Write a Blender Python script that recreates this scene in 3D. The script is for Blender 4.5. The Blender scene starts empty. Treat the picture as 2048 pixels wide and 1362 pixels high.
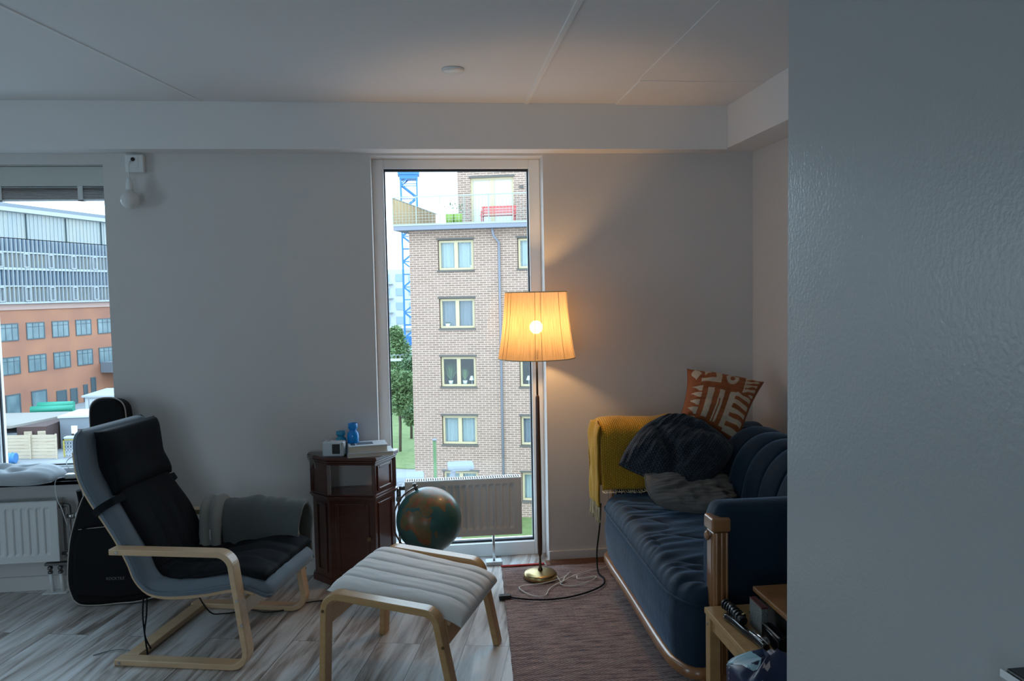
import bpy, bmesh, math, random
from mathutils import Vector, Matrix, Euler, noise
random.seed(7)
PI = math.pi
S = bpy.context.scene
COL = S.collection

# ------------------------------------------------------------------ camera
F_PX = 1600.0
pitch, roll, yaw = math.radians(3.61), math.radians(1.09), math.radians(6.35)
cd = bpy.data.cameras.new('camera'); cam = bpy.data.objects.new('camera', cd); COL.objects.link(cam)
cd.sensor_fit = 'HORIZONTAL'; cd.sensor_width = 36.0; cd.lens = F_PX / 2048 * 36.0
cd.clip_start = 0.05; cd.clip_end = 600
fw = Vector((math.sin(yaw) * math.cos(pitch), math.cos(yaw) * math.cos(pitch), -math.sin(pitch)))
r0 = fw.cross(Vector((0, 0, 1))).normalized(); u0 = r0.cross(fw)
rr = r0 * math.cos(roll) - u0 * math.sin(roll); uu = u0 * math.cos(roll) + r0 * math.sin(roll)
m = Matrix(((rr.x, uu.x, -fw.x), (rr.y, uu.y, -fw.y), (rr.z, uu.z, -fw.z)))
cam.matrix_world = Matrix.Translation((0, 0, 1.51)) @ m.to_4x4()
S.camera = cam

# ------------------------------------------------------------------ sky, exposure, window portals
W = bpy.data.worlds.new('world'); S.world = W; W.use_nodes = True
wn = W.node_tree; wn.nodes.clear()
wo = wn.nodes.new('ShaderNodeOutputWorld'); wb = wn.nodes.new('ShaderNodeBackground')
wg = wn.nodes.new('ShaderNodeTexGradient'); wr = wn.nodes.new('ShaderNodeValToRGB')
wtc = wn.nodes.new('ShaderNodeTexCoord'); wmp = wn.nodes.new('ShaderNodeMapping')
wmp.inputs['Rotation'].default_value = (0, PI / 2, 0)
wn.links.new(wtc.outputs['Generated'], wmp.inputs['Vector']); wn.links.new(wmp.outputs[0], wg.inputs[0])
wn.links.new(wg.outputs[0], wr.inputs[0])
wr.color_ramp.elements[0].position = 0.0; wr.color_ramp.elements[0].color = (0.72, 0.87, 1.0, 1)
wr.color_ramp.elements[1].position = 0.9; wr.color_ramp.elements[1].color = (0.60, 0.80, 1.0, 1)
wn.links.new(wr.outputs[0], wb.inputs['Color']); wn.links.new(wb.outputs[0], wo.inputs['Surface'])
wb.inputs['Strength'].default_value = 2.9
S.view_settings.view_transform = 'Standard'; S.view_settings.look = 'None'
S.view_settings.exposure = 0.9; S.view_settings.gamma = 1.0; S.view_settings.use_curve_mapping = False
try:
    S.cycles.use_denoising = True; S.cycles.max_bounces = 10; S.cycles.diffuse_bounces = 6
    S.cycles.glossy_bounces = 4; S.cycles.transparent_max_bounces = 16; S.cycles.sample_clamp_indirect = 6
    S.cycles.caustics_reflective = False; S.cycles.caustics_refractive = False
except Exception: pass

def portal(loc, rot, sx, sy):
    l = bpy.data.lights.new('window_portal', 'AREA'); l.shape = 'RECTANGLE'; l.size = sx; l.size_y = sy
    o = bpy.data.objects.new('window_portal', l); COL.objects.link(o); o.location = loc; o.rotation_euler = rot
    try: l.cycles.is_portal = True
    except Exception: l.energy = 0
portal((0.207, 4.56, 1.13), (-PI / 2, 0, 0), 0.85, 2.15)
portal((-2.3, 4.56, 1.36), (-PI / 2, 0, 0), 1.35, 1.5)
portal((-4.28, 1.8, 1.3), (0, -PI / 2, 0), 1.7, 1.15)
portal((-1.6, -3.08, 1.3), (PI / 2, 0, 0), 1.15, 1.7)

# ------------------------------------------------------------------ materials
MAT = {}
def mat(name, col, rough=0.6, metal=0.0, bump=None, noise_col=None, sheen=0.0, spec=0.5, trans=0.0, coat=0.0, emis=None):
    m = bpy.data.materials.new(name); m.use_nodes = True; nt = m.node_tree
    p = nt.nodes['Principled BSDF']; c4 = tuple(col) + (1,)
    p.inputs['Base Color'].default_value = c4; p.inputs['Roughness'].default_value = rough
    p.inputs['Metallic'].default_value = metal; p.inputs['Specular IOR Level'].default_value = spec
    if sheen:
        p.inputs['Sheen Weight'].default_value = sheen; p.inputs['Sheen Roughness'].default_value = 0.35
    if coat: p.inputs['Coat Weight'].default_value = coat; p.inputs['Coat Roughness'].default_value = 0.15
    if trans: p.inputs['Transmission Weight'].default_value = trans
    if emis: p.inputs['Emission Color'].default_value = tuple(emis[0]) + (1,); p.inputs['Emission Strength'].default_value = emis[1]
    tc = None
    if bump or noise_col:
        tc = nt.nodes.new('ShaderNodeTexCoord')
    if noise_col:   # (scale vec, second colour, amount)
        sc, c2, amt = noise_col
        mp = nt.nodes.new('ShaderNodeMapping'); mp.inputs['Scale'].default_value = sc
        nz = nt.nodes.new('ShaderNodeTexNoise'); nz.inputs['Scale'].default_value = 1; nz.inputs['Detail'].default_value = 5
        rp = nt.nodes.new('ShaderNodeValToRGB'); rp.color_ramp.elements[0].position = .5 - amt; rp.color_ramp.elements[1].position = .5 + amt
        rp.color_ramp.elements[0].color = c4; rp.color_ramp.elements[1].color = tuple(c2) + (1,)
        nt.links.new(tc.outputs['Object'], mp.inputs[0]); nt.links.new(mp.outputs[0], nz.inputs['Vector'])
        nt.links.new(nz.outputs[0], rp.inputs[0]); nt.links.new(rp.outputs[0], p.inputs['Base Color'])
    if bump:        # (scale, strength, distance)
        nz = nt.nodes.new('ShaderNodeTexNoise'); nz.inputs['Scale'].default_value = bump[0]; nz.inputs['Detail'].default_value = 3
        bp = nt.nodes.new('ShaderNodeBump'); bp.inputs['Strength'].default_value = bump[1]; bp.inputs['Distance'].default_value = bump[2]
        nt.links.new(tc.outputs['Object'], nz.inputs['Vector']); nt.links.new(nz.outputs[0], bp.inputs['Height'])
        nt.links.new(bp.outputs[0], p.inputs['Normal'])
    MAT[name] = m; return m
def N(m, t): return m.node_tree.nodes.new(t)
def L(m, a, b): m.node_tree.links.new(a, b)
def P(m): return m.node_tree.nodes['Principled BSDF']

mat('wall', (.68, .665, .65), .62, bump=(160, .25, .002))
mat('ceiling', (.80, .80, .80), .8, bump=(120, .2, .002))
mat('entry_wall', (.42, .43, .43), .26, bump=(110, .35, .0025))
mat('seam', (.85, .85, .84), .8)
mat('white', (.78, .80, .80), .35)
mat('white_frame', (.88, .90, .91), .30)
mat('radiator', (.74, .75, .75), .32)
mat('dark_gap', (.015, .02, .03), .6)
mat('cassette', (.62, .66, .62), .5)
mat('slate', (.05, .065, .09), .12, noise_col=((9, 9, 9), (.10, .11, .14), .2))
mat('birch', (.56, .375, .215), .36, noise_col=((3, 40, 40), (.66, .46, .28), .25), coat=.15)
mat('birch_dark', (.44, .25, .10), .36, noise_col=((3, 40, 40), (.53, .32, .14), .25), coat=.25)
mat('mahogany', (.055, .013, .008), .28, noise_col=((6, 6, 30), (.10, .028, .014), .25), coat=.4)
mat('walnut', (.14, .055, .025), .35, noise_col=((12, 12, 3), (.08, .03, .015), .25), coat=.3)
mat('sofa_wood', (.36, .17, .065), .28, noise_col=((14, 14, 3), (.24, .10, .035), .25), coat=.5)
mat('grey_cover', (.15, .19, .23), .85, bump=(500, .3, .001), sheen=.25)
mat('black_cloth', (.006, .008, .011), .8, bump=(600, .4, .001), spec=.2)
mat('black_nylon', (.007, .007, .008), .75, bump=(700, .3, .001), spec=.15)
mat('piping', (.42, .38, .35), .6)
mat('cream', (.76, .77, .76), .85, bump=(400, .25, .001), sheen=.15)
mat('grey_linen', (.42, .45, .48), .9, bump=(450, .3, .001), sheen=.15)
mat('wool', (.105, .115, .112), .95, bump=(260, .7, .003), sheen=.3)
mat('wool_light', (.27, .27, .25), .95, bump=(260, .6, .003), sheen=.3)
mat('velvet', (.005, .019, .038), .7, bump=(38, .3, .006), sheen=.42, spec=.25)
MAT['velvet'].node_tree.nodes['Principled BSDF'].inputs['Sheen Tint'].default_value = (.45, .68, 1, 1)
mat('navy', (.010, .022, .045), .9, sheen=.15)
mat('taupe', (.19, .17, .155), .9, bump=(30, .3, .008), sheen=.1)
mat('mustard', (.55, .30, .018), .95, sheen=.2)
mat('fringe', (.60, .52, .34), .9)
mat('rust', (.28, .075, .018), .85, bump=(300, .2, .001))
mat('print_cream', (.52, .42, .31), .85, bump=(300, .2, .001))
mat('brass', (.50, .37, .17), .34, metal=1.0)
mat('dark_brass', (.16, .10, .05), .35, metal=.8)
mat('chrome', (.6, .6, .6), .2, metal=1.0)
mat('steel_dark', (.20, .20, .20), .35, metal=.9)
mat('black_plastic', (.010, .011, .012), .35)
mat('black_gloss', (.006, .006, .008), .08)
mat('blue_glass', (.0, .25, .72), .12)
mat('teal_glass', (.02, .28, .46), .12)
mat('book_paper', (.62, .57, .48), .8)
mat('book_cover', (.62, .68, .72), .3)
mat('red_cloth', (.50, .04, .03), .85)
mat('cable_white', (.80, .76, .70), .5)
mat('print_grey', (.10, .12, .14), .5)
mat('box_grey', (.24, .25, .24), .4, noise_col=((250, 250, 250), (.08, .09, .09), .15))
mat('maroon', (.09, .02, .018), .4)
mat('sack_blue', (.003, .014, .055), .42)
mat('sack_light', (.34, .52, .60), .35)
mat('sack_yellow', (.30, .33, .03), .4)
mat('sack_white', (.45, .40, .40), .4)
mat('bulb_glass', (.70, .70, .68), .25)
# outside
mat('slab_grey', (.30, .31, .36), .8)
mat('frame_yellow', (.74, .60, .36), .5)
mat('lintel', (.16, .14, .12), .8)
mat('curtain', (.58, .62, .60), .9)
mat('curtain_grey', (.32, .33, .36), .9)
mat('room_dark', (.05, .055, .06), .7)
mat('penthouse_glass', (.80, .82, .80), .3)
mat('rail_metal', (.45, .47, .40), .5)
mat('bamboo', (.75, .52, .27), .8)
mat('lime', (.38, .55, .10), .6)
mat('red_paint', (.75, .13, .12), .6)
mat('crane_blue', (.05, .25, .62), .5)
mat('panel_white', (.50, .54, .58), .5)
mat('panel_green_white', (.30, .38, .42), .35, noise_col=((.5, .5, .3), (.44, .43, .36), .25))
mat('office_glass', (.05, .11, .19), .25, noise_col=((.4, .4, .5), (.16, .22, .28), .2))
mat('office_glass_light', (.20, .25, .28), .25, noise_col=((.6, .6, .5), (.42, .40, .31), .2))
mat('office_window', (.10, .17, .20), .2, noise_col=((.9, .9, .7), (.22, .32, .34), .2))
mat('office_frame', (.07, .11, .13), .5)
mat('orange_brick', (.40, .17, .11), .8, noise_col=((.25, .25, .35), (.54, .235, .13), .15))
mat('pink_render', (.60, .40, .34), .8)
mat('roof_grey', (.24, .27, .31), .7)
mat('timber_pale', (.60, .47, .33), .8, noise_col=((1, 1, 6), (.70, .58, .43), .2))
mat('shed_roof', (.36, .33, .30), .8)
mat('shed_dark', (.10, .055, .05), .8)
mat('container_grey', (.26, .29, .33), .7)
mat('tarp_green', (.02, .34, .22), .5)
mat('yellow_paint', (.65, .55, .10), .6)
mat('leaf', (.14, .25, .08), .7, noise_col=((.8, .8, .8), (.26, .38, .15), .2))
mat('leaf_dark', (.08, .17, .06), .7, noise_col=((.8, .8, .8), (.15, .26, .10), .2))
mat('bark', (.16, .12, .09), .9)
mat('grass', (.15, .22, .06), .9, noise_col=((1.5, 1.5, 1.5), (.24, .31, .11), .2))
mat('asphalt', (.30, .31, .33), .9, noise_col=((.8, .8, .8), (.38, .39, .40), .2))
mat('pale_far', (.72, .76, .80), .8)
mat('far_window', (.40, .52, .60), .4)

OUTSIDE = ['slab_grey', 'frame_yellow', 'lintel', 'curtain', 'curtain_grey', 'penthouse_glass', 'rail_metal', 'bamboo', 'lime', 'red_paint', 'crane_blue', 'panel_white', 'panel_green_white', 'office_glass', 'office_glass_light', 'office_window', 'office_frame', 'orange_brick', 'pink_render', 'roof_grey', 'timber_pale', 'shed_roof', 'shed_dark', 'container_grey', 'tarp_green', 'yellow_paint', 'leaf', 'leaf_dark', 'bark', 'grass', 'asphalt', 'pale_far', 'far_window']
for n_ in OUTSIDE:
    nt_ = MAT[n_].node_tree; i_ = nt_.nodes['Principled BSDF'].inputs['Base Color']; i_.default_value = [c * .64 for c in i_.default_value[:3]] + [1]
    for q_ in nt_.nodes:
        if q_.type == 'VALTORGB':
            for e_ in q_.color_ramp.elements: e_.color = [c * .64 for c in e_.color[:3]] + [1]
def glass_mat():
    m = bpy.data.materials.new('pane_glass'); m.use_nodes = True; nt = m.node_tree; nt.nodes.clear()
    o = nt.nodes.new('ShaderNodeOutputMaterial'); t = nt.nodes.new('ShaderNodeBsdfTransparent'); g = nt.nodes.new('ShaderNodeBsdfGlossy')
    f = nt.nodes.new('ShaderNodeLayerWeight'); pw = nt.nodes.new('ShaderNodeMath'); pw.operation = 'POWER'; ma = nt.nodes.new('ShaderNodeMath'); ma.operation = 'MULTIPLY_ADD'; mx = nt.nodes.new('ShaderNodeMixShader')
    t.inputs[0].default_value = (.93, .97, .98, 1); g.inputs['Roughness'].default_value = .0; f.inputs[0].default_value = .5; pw.inputs[1].default_value = 5; ma.inputs[1].default_value = .9; ma.inputs[2].default_value = .03
    nt.links.new(f.outputs['Facing'], pw.inputs[0]); nt.links.new(pw.outputs[0], ma.inputs[0]); nt.links.new(ma.outputs[0], mx.inputs[0]); nt.links.new(t.outputs[0], mx.inputs[1]); nt.links.new(g.outputs[0], mx.inputs[2]); nt.links.new(mx.outputs[0], o.inputs[0])
    MAT['glass'] = m
glass_mat()

def floor_mat():
    m = mat('floor', (.3, .27, .25), .33); p = P(m)
    tc = N(m, 'ShaderNodeTexCoord'); mp = N(m, 'ShaderNodeMapping'); mp.inputs['Rotation'].default_value = (0, 0, math.radians(-77.7))
    L(m, tc.outputs['Object'], mp.inputs[0])
    br = N(m, 'ShaderNodeTexBrick'); br.inputs['Scale'].default_value = 1; br.inputs['Brick Width'].default_value = 1.25; br.inputs['Row Height'].default_value = .19
    br.inputs['Mortar Size'].default_value = .0013; br.inputs['Mortar Smooth'].default_value = .2; br.inputs['Color1'].default_value = (0, 0, 0, 1); br.inputs['Color2'].default_value = (1, 1, 1, 1)
    br.inputs['Mortar'].default_value = (.5, .5, .5, 1); br.offset = .37
    L(m, mp.outputs[0], br.inputs['Vector'])
    # per plank offset for the grain
    ad = N(m, 'ShaderNodeVectorMath'); ad.operation = 'MULTIPLY_ADD'; ad.inputs[1].default_value = (3.7, 9.1, 5.3)
    L(m, br.outputs['Color'], ad.inputs[0]); L(m, mp.outputs[0], ad.inputs[2])
    m2 = N(m, 'ShaderNodeMapping'); m2.inputs['Scale'].default_value = (1.6, 17, 1); L(m, ad.outputs[0], m2.inputs[0])
    n1 = N(m, 'ShaderNodeTexNoise'); n1.inputs['Scale'].default_value = 1; n1.inputs['Detail'].default_value = 7; n1.inputs['Roughness'].default_value = .62; n1.inputs['Distortion'].default_value = .6
    L(m, m2.outputs[0], n1.inputs['Vector'])
    rp = N(m, 'ShaderNodeValToRGB'); e = rp.color_ramp.elements
    e[0].position = .34; e[0].color = (.15, .115, .095, 1); e[1].position = .64; e[1].color = (.66, .66, .66, 1)
    x = e.new(.44); x.color = (.36, .31, .28, 1); x = e.new(.52); x.color = (.52, .50, .48, 1)
    L(m, n1.outputs[0], rp.inputs[0])
    mx = N(m, 'ShaderNodeMixRGB'); mx.inputs['Color2'].default_value = (.06, .05, .045, 1)
    L(m, br.outputs['Fac'], mx.inputs[0]); L(m, rp.outputs[0], mx.inputs['Color1']); L(m, mx.outputs[0], p.inputs['Base Color'])
    r2 = N(m, 'ShaderNodeMapRange'); r2.inputs['To Min'].default_value = .26; r2.inputs['To Max'].default_value = .46; L(m, n1.outputs[0], r2.inputs[0]); L(m, r2.outputs[0], p.inputs['Roughness'])
    bp = N(m, 'ShaderNodeBump'); bp.inputs['Strength'].default_value = .25; bp.inputs['Distance'].default_value = .002; L(m, n1.outputs[0], bp.inputs['Height']); L(m, bp.outputs[0], p.inputs['Normal'])
floor_mat()

def brick_mat():
    m = mat('tan_brick', (.4, .3, .25), .85); p = P(m)
    tc = N(m, 'ShaderNodeTexCoord'); sp = N(m, 'ShaderNodeSeparateXYZ'); cb = N(m, 'ShaderNodeCombineXYZ')
    L(m, tc.outputs['Object'], sp.inputs[0]); L(m, sp.outputs[0], cb.inputs[0]); L(m, sp.outputs[2], cb.inputs[1])
    br = N(m, 'ShaderNodeTexBrick'); br.inputs['Scale'].default_value = 1; br.inputs['Brick Width'].default_value = .34; br.inputs['Row Height'].default_value = .105
    br.inputs['Mortar Size'].default_value = .017; br.inputs['Mortar Smooth'].default_value = .3; br.inputs['Bias'].default_value = -.1
    br.inputs['Color1'].default_value = (.205, .132, .098, 1); br.inputs['Color2'].default_value = (.265, .175, .132, 1); br.inputs['Mortar'].default_value = (.47, .345, .275, 1)
    L(m, cb.outputs[0], br.inputs['Vector']); L(m, br.outputs['Color'], p.inputs['Base Color'])
brick_mat()

def rug_mat():
    m = mat('rug', (.3, .2, .18), .95); p = P(m)
    tc = N(m, 'ShaderNodeTexCoord')
    mp = N(m, 'ShaderNodeMapping'); mp.inputs['Scale'].default_value = (9, 75, 1); L(m, tc.outputs['Object'], mp.inputs[0])
    n1 = N(m, 'ShaderNodeTexNoise'); n1.inputs['Scale'].default_value = 1; n1.inputs['Detail'].default_value = 4; n1.inputs['Roughness'].default_value = .7; L(m, mp.outputs[0], n1.inputs['Vector'])
    rp = N(m, 'ShaderNodeValToRGB'); e = rp.color_ramp.elements
    e[0].position = .34; e[0].color = (.13, .12, .15, 1); e[1].position = .68; e[1].color = (.62, .50, .43, 1)
    x = e.new(.45); x.color = (.37, .22, .20, 1); x = e.new(.52); x.color = (.42, .34, .33, 1); x = e.new(.59); x.color = (.56, .34, .29, 1)
    L(m, n1.outputs[0], rp.inputs[0])
    wv = N(m, 'ShaderNodeTexWave'); wv.wave_type = 'BANDS'; wv.bands_direction = 'DIAGONAL'; wv.inputs['Scale'].default_value = 34; wv.inputs['Distortion'].default_value = 2.0; wv.inputs['Detail'].default_value = 1; wv.inputs['Detail Scale'].default_value = 4
    L(m, tc.outputs['Object'], wv.inputs['Vector'])
    mx = N(m, 'ShaderNodeMixRGB'); mx.blend_type = 'MULTIPLY'; mx.inputs[0].default_value = .55; L(m, rp.outputs[0], mx.inputs['Color1']); L(m, wv.outputs['Color'], mx.inputs['Color2']); L(m, mx.outputs[0], p.inputs['Base Color'])
    bp = N(m, 'ShaderNodeBump'); bp.inputs['Strength'].default_value = .8; bp.inputs['Distance'].default_value = .004; L(m, wv.outputs['Color'], bp.inputs['Height']); L(m, bp.outputs[0], p.inputs['Normal'])
rug_mat()

def weave(name, scale, dark, light, dist=.003, mortar=None):
    m = MAT[name]; p = P(m)
    uv = N(m, 'ShaderNodeUVMap')
    ck = N(m, 'ShaderNodeTexBrick'); ck.inputs['Scale'].default_value = scale; ck.inputs['Brick Width'].default_value = 1; ck.inputs['Row Height'].default_value = .8
    ck.inputs['Mortar Size'].default_value = .22; ck.inputs['Mortar Smooth'].default_value = .8
    ck.inputs['Color1'].default_value = light + (1,); ck.inputs['Color2'].default_value = light + (1,); ck.inputs['Mortar'].default_value = dark + (1,)
    L(m, uv.outputs[0], ck.inputs['Vector']); L(m, ck.outputs['Color'], p.inputs['Base Color'])
    bp = N(m, 'ShaderNodeBump'); bp.invert = True; bp.inputs['Strength'].default_value = .8; bp.inputs['Distance'].default_value = dist
    L(m, ck.outputs['Fac'], bp.inputs['Height']); L(m, bp.outputs[0], p.inputs['Normal'])
weave('navy', 34, (.002, .004, .008), (.026, .046, .075), .006)
weave('mustard', 60, (.38, .20, .01), (.60, .34, .02), .003)

def shade_mat():
    m = bpy.data.materials.new('lamp_shade'); m.use_nodes = True; nt = m.node_tree; nt.nodes.clear()
    o = nt.nodes.new('ShaderNodeOutputMaterial'); d = nt.nodes.new('ShaderNodeBsdfDiffuse'); t = nt.nodes.new('ShaderNodeBsdfTranslucent'); c = nt.nodes.new('ShaderNodeBsdfTransparent')
    a = nt.nodes.new('ShaderNodeMixShader'); b = nt.nodes.new('ShaderNodeMixShader')
    tc = nt.nodes.new('ShaderNodeUVMap'); mp = nt.nodes.new('ShaderNodeMapping'); mp.inputs['Scale'].default_value = (420, 3, 1)
    nz = nt.nodes.new('ShaderNodeTexNoise'); nz.inputs['Scale'].default_value = 1; nz.inputs['Detail'].default_value = 3
    rp = nt.nodes.new('ShaderNodeValToRGB'); rp.color_ramp.elements[0].position = .3; rp.color_ramp.elements[1].position = .6
    rp.color_ramp.elements[0].color = (.31, .22, .125, 1); rp.color_ramp.elements[1].color = (.44, .33, .205, 1)
    nt.links.new(tc.outputs[0], mp.inputs[0]); nt.links.new(mp.outputs[0], nz.inputs['Vector']); nt.links.new(nz.outputs[0], rp.inputs[0])
    nt.links.new(rp.outputs[0], d.inputs[0]); nt.links.new(rp.outputs[0], t.inputs[0])
    a.inputs[0].default_value = .55; b.inputs[0].default_value = .02
    nt.links.new(d.outputs[0], a.inputs[1]); nt.links.new(t.outputs[0], a.inputs[2]); nt.links.new(a.outputs[0], b.inputs[1]); nt.links.new(c.outputs[0], b.inputs[2]); nt.links.new(b.outputs[0], o.inputs[0])
    MAT['lamp_shade'] = m
shade_mat()
mat('bulb_lit', (1, .85, .6), .4, emis=((1.0, .56, .22), 118))

# ------------------------------------------------------------------ object helpers
def chain(o):
    M = Matrix.Identity(4)
    while o is not None:
        M = Matrix.LocRotScale(o.location, o.rotation_euler, o.scale) @ M; o = o.parent
    return M
def tag(o, label=None, cat=None, group=None, kind=None):
    if label: o['label'] = label
    if cat: o['category'] = cat
    if group: o['group'] = group
    if kind: o['kind'] = kind
    return o
def empty(name, loc, rz=0, label=None, cat=None, group=None, kind=None):
    o = bpy.data.objects.new(name, None); COL.objects.link(o); o.location = loc; o.rotation_euler = (0, 0, rz); o.empty_display_size = .05
    return tag(o, label, cat, group, kind)

class MB:
    def __init__(s): s.b = bmesh.new(); s.uv = s.b.loops.layers.uv.new('UVMap')
    def face(s, vs, mi=0, uvs=None, smooth=False):
        try: f = s.b.faces.new(vs)
        except ValueError: return None
        f.material_index = mi; f.smooth = smooth
        if uvs:
            for l, q in zip(f.loops, uvs): l[s.uv].uv = q
        return f
    def box(s, a, b, mi=0, M=None):
        M = M or Matrix.Identity(4)
        v = [s.b.verts.new(M @ Vector((x, y, z))) for x in (a[0], b[0]) for y in (a[1], b[1]) for z in (a[2], b[2])]
        for q in ((0, 1, 3, 2), (4, 6, 7, 5), (0, 4, 5, 1), (2, 3, 7, 6), (0, 2, 6, 4), (1, 5, 7, 3)): s.face([v[i] for i in q], mi)
        return s
    def bar(s, p, q, w, h=None, mi=0, up=(0, 0, 1)):
        p, q = Vector(p), Vector(q); h = h or w; d = (q - p); l = d.length; d.normalize(); up = Vector(up)
        if abs(d.dot(up)) > .98: up = Vector((0, 1, 0))
        x = d.cross(up).normalized(); z = x.cross(d)
        M = Matrix(((x.x, d.x, z.x, p.x), (x.y, d.y, z.y, p.y), (x.z, d.z, z.z, p.z), (0, 0, 0, 1)))
        return s.box((-w / 2, 0, -h / 2), (w / 2, l, h / 2), mi, M)
    def cyl(s, p, q, r, r2=None, n=20, mi=0, cap=True):
        p, q = Vector(p), Vector(q); r2 = r if r2 is None else r2; d = (q - p).normalized()
        a = Vector((0, 0, 1)) if abs(d.z) < .9 else Vector((1, 0, 0)); x = d.cross(a).normalized(); y = d.cross(x)
        A = [s.b.verts.new(p + (x * math.cos(2 * PI * i / n) + y * math.sin(2 * PI * i / n)) * r) for i in range(n)]
        B = [s.b.verts.new(q + (x * math.cos(2 * PI * i / n) + y * math.sin(2 * PI * i / n)) * r2) for i in range(n)]
        for i in range(n): s.face([A[i], A[(i + 1) % n], B[(i + 1) % n], B[i]], mi, smooth=True)
        if cap: s.face(A[::-1], mi); s.face(B, mi)
        return s
    def tube(s, pts, r, n=8, mi=0, smooth_steps=0, closed=False):
        pts = [Vector(p) for p in pts]
        if smooth_steps: pts = catmull(pts, smooth_steps)
        prev = None; rings = []
        for i, p in enumerate(pts):
            if closed: t = pts[(i + 1) % len(pts)] - pts[i - 1]
            else: t = pts[min(i + 1, len(pts) - 1)] - pts[max(i - 1, 0)]
            t.normalize()
            if prev is None:
                a = Vector((0, 0, 1)) if abs(t.z) < .9 else Vector((1, 0, 0)); x = t.cross(a).normalized()
            else: x = (prev - t * prev.dot(t)).normalized()
            prev = x; y = t.cross(x)
            rings.append([s.b.verts.new(p + (x * math.cos(2 * PI * k / n) + y * math.sin(2 * PI * k / n)) * r) for k in range(n)])
        R = rings + ([rings[0]] if closed else [])
        for A, B in zip(R, R[1:]):
            for k in range(n): s.face([A[k], A[(k + 1) % n], B[(k + 1) % n], B[k]], mi, smooth=True)
        if not closed: s.face(rings[0][::-1], mi); s.face(rings[-1], mi)
        return s
    def lathe(s, prof, c=(0, 0, 0), n=32, mi=0, M=None, cap=True):
        M = M or Matrix.Identity(4); c = Vector(c); rings = []
        for r, z in prof:
            rings.append([s.b.verts.new(M @ (c + Vector((r * math.cos(2 * PI * k / n), r * math.sin(2 * PI * k / n), z)))) for k in range(n)])
        for i, (A, B) in enumerate(zip(rings, rings[1:])):
            for k in range(n):
                u0_, u1_ = k / n, (k + 1) / n; v0_, v1_ = i / (len(prof) - 1), (i + 1) / (len(prof) - 1)
                s.face([A[k], A[(k + 1) % n], B[(k + 1) % n], B[k]], mi, ((u0_, v0_), (u1_, v0_), (u1_, v1_), (u0_, v1_)), True)
        if cap: s.face(rings[0][::-1], mi); s.face(rings[-1], mi)
        return s
    def prism(s, poly, z0, z1, mi=0, M=None, axis='z'):
        M = M or Matrix.Identity(4)
        def q(a, b, c):
            return M @ Vector((a, b, c) if axis == 'z' else ((a, c, b) if axis == 'y' else (c, a, b)))
        A = [s.b.verts.new(q(x, y, z0)) for x, y in poly]; B = [s.b.verts.new(q(x, y, z1)) for x, y in poly]; n = len(poly)
        for i in range(n): s.face([A[i], A[(i + 1) % n], B[(i + 1) % n], B[i]], mi)
        s.face(A[::-1], mi); s.face(B, mi); return s
    def strip(s, path, thick, v0, v1, M=None, mi=0):
        """a flat lath bent along path [(u,z)], width v0..v1"""
        M = M or Matrix.Identity(4); n = len(path); rows = []
        for i, (u, z) in enumerate(path):
            a, b = path[max(i - 1, 0)], path[min(i + 1, n - 1)]; t = Vector((b[0] - a[0], b[1] - a[1])).normalized(); nn = Vector((-t.y, t.x)) * thick / 2
            rows.append([s.b.verts.new(M @ Vector(c)) for c in ((u + nn.x, v0, z + nn.y), (u + nn.x, v1, z + nn.y), (u - nn.x, v1, z - nn.y), (u - nn.x, v0, z - nn.y))])
        for A, B in zip(rows, rows[1:]):
            for k in range(4): s.face([A[k], A[(k + 1) % 4], B[(k + 1) % 4], B[k]], mi)
        s.face(rows[0][::-1], mi); s.face(rows[-1], mi); return s
    def grid(s, fn, nu, nv, mi=0, close_u=False, close_v=False, mfn=None, uvs=(1, 1)):
        V = [[s.b.verts.new(fn(i / nu, j / nv)) for j in range(nv + (0 if close_v else 1))] for i in range(nu + (0 if close_u else 1))]
        NU, NV = len(V), len(V[0])
        for i in range(nu):
            for j in range(nv):
                a, b = (i + 1) % NU if close_u else i + 1, (j + 1) % NV if close_v else j + 1
                f = s.face([V[i][j], V[a][j], V[a][b], V[i][b]], mfn((i + .5) / nu, (j + .5) / nv) if mfn else mi,
                           [(x * uvs[0], y * uvs[1]) for x, y in ((i / nu, j / nv), ((i + 1) / nu, j / nv), ((i + 1) / nu, (j + 1) / nv), (i / nu, (j + 1) / nv))], True)
        return V
    def slab(s, cen, half, up, thick, nu, nv, mi=0, under=.25, mfn=None, uvs=(1, 1), offs=None):
        """cushion: cen(a)->centre, half(a)->half width vector, up(a)->normal, thick(a,b in -1..1)->height"""
        def top(a, b): t = 2 * b - 1; return cen(a) + half(a) * t + up(a) * thick(a, t) + (offs(a, t) if offs else Vector())
        def bot(a, b): t = 2 * b - 1; return cen(a) + half(a) * t - up(a) * thick(a, t) * under + (offs(a, t) if offs else Vector())
        s.grid(top, nu, nv, mi, mfn=mfn, uvs=uvs); s.grid(lambda a, b: bot(a, 1 - b), nu, nv, mi, uvs=uvs); return s
    def build(s, name, material, parent=None, bevel=0, world=True, smooth=None, weld=False, seg=2, subsurf=0):
        if weld: bmesh.ops.remove_doubles(s.b, verts=s.b.verts, dist=1e-5)
        bmesh.ops.recalc_face_normals(s.b, faces=s.b.faces)
        me = bpy.data.meshes.new(name)
        if parent is not None and world:
            bmesh.ops.transform(s.b, matrix=chain(parent).inverted(), verts=s.b.verts)
        s.b.to_mesh(me); s.b.free()
        if smooth is not None:
            for p in me.polygons: p.use_smooth = smooth
        o = bpy.data.objects.new(name, me); COL.objects.link(o)
        for x in (material if isinstance(material, (list, tuple)) else [material]): me.materials.append(MAT[x])
        if parent is not None: o.parent = parent
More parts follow.
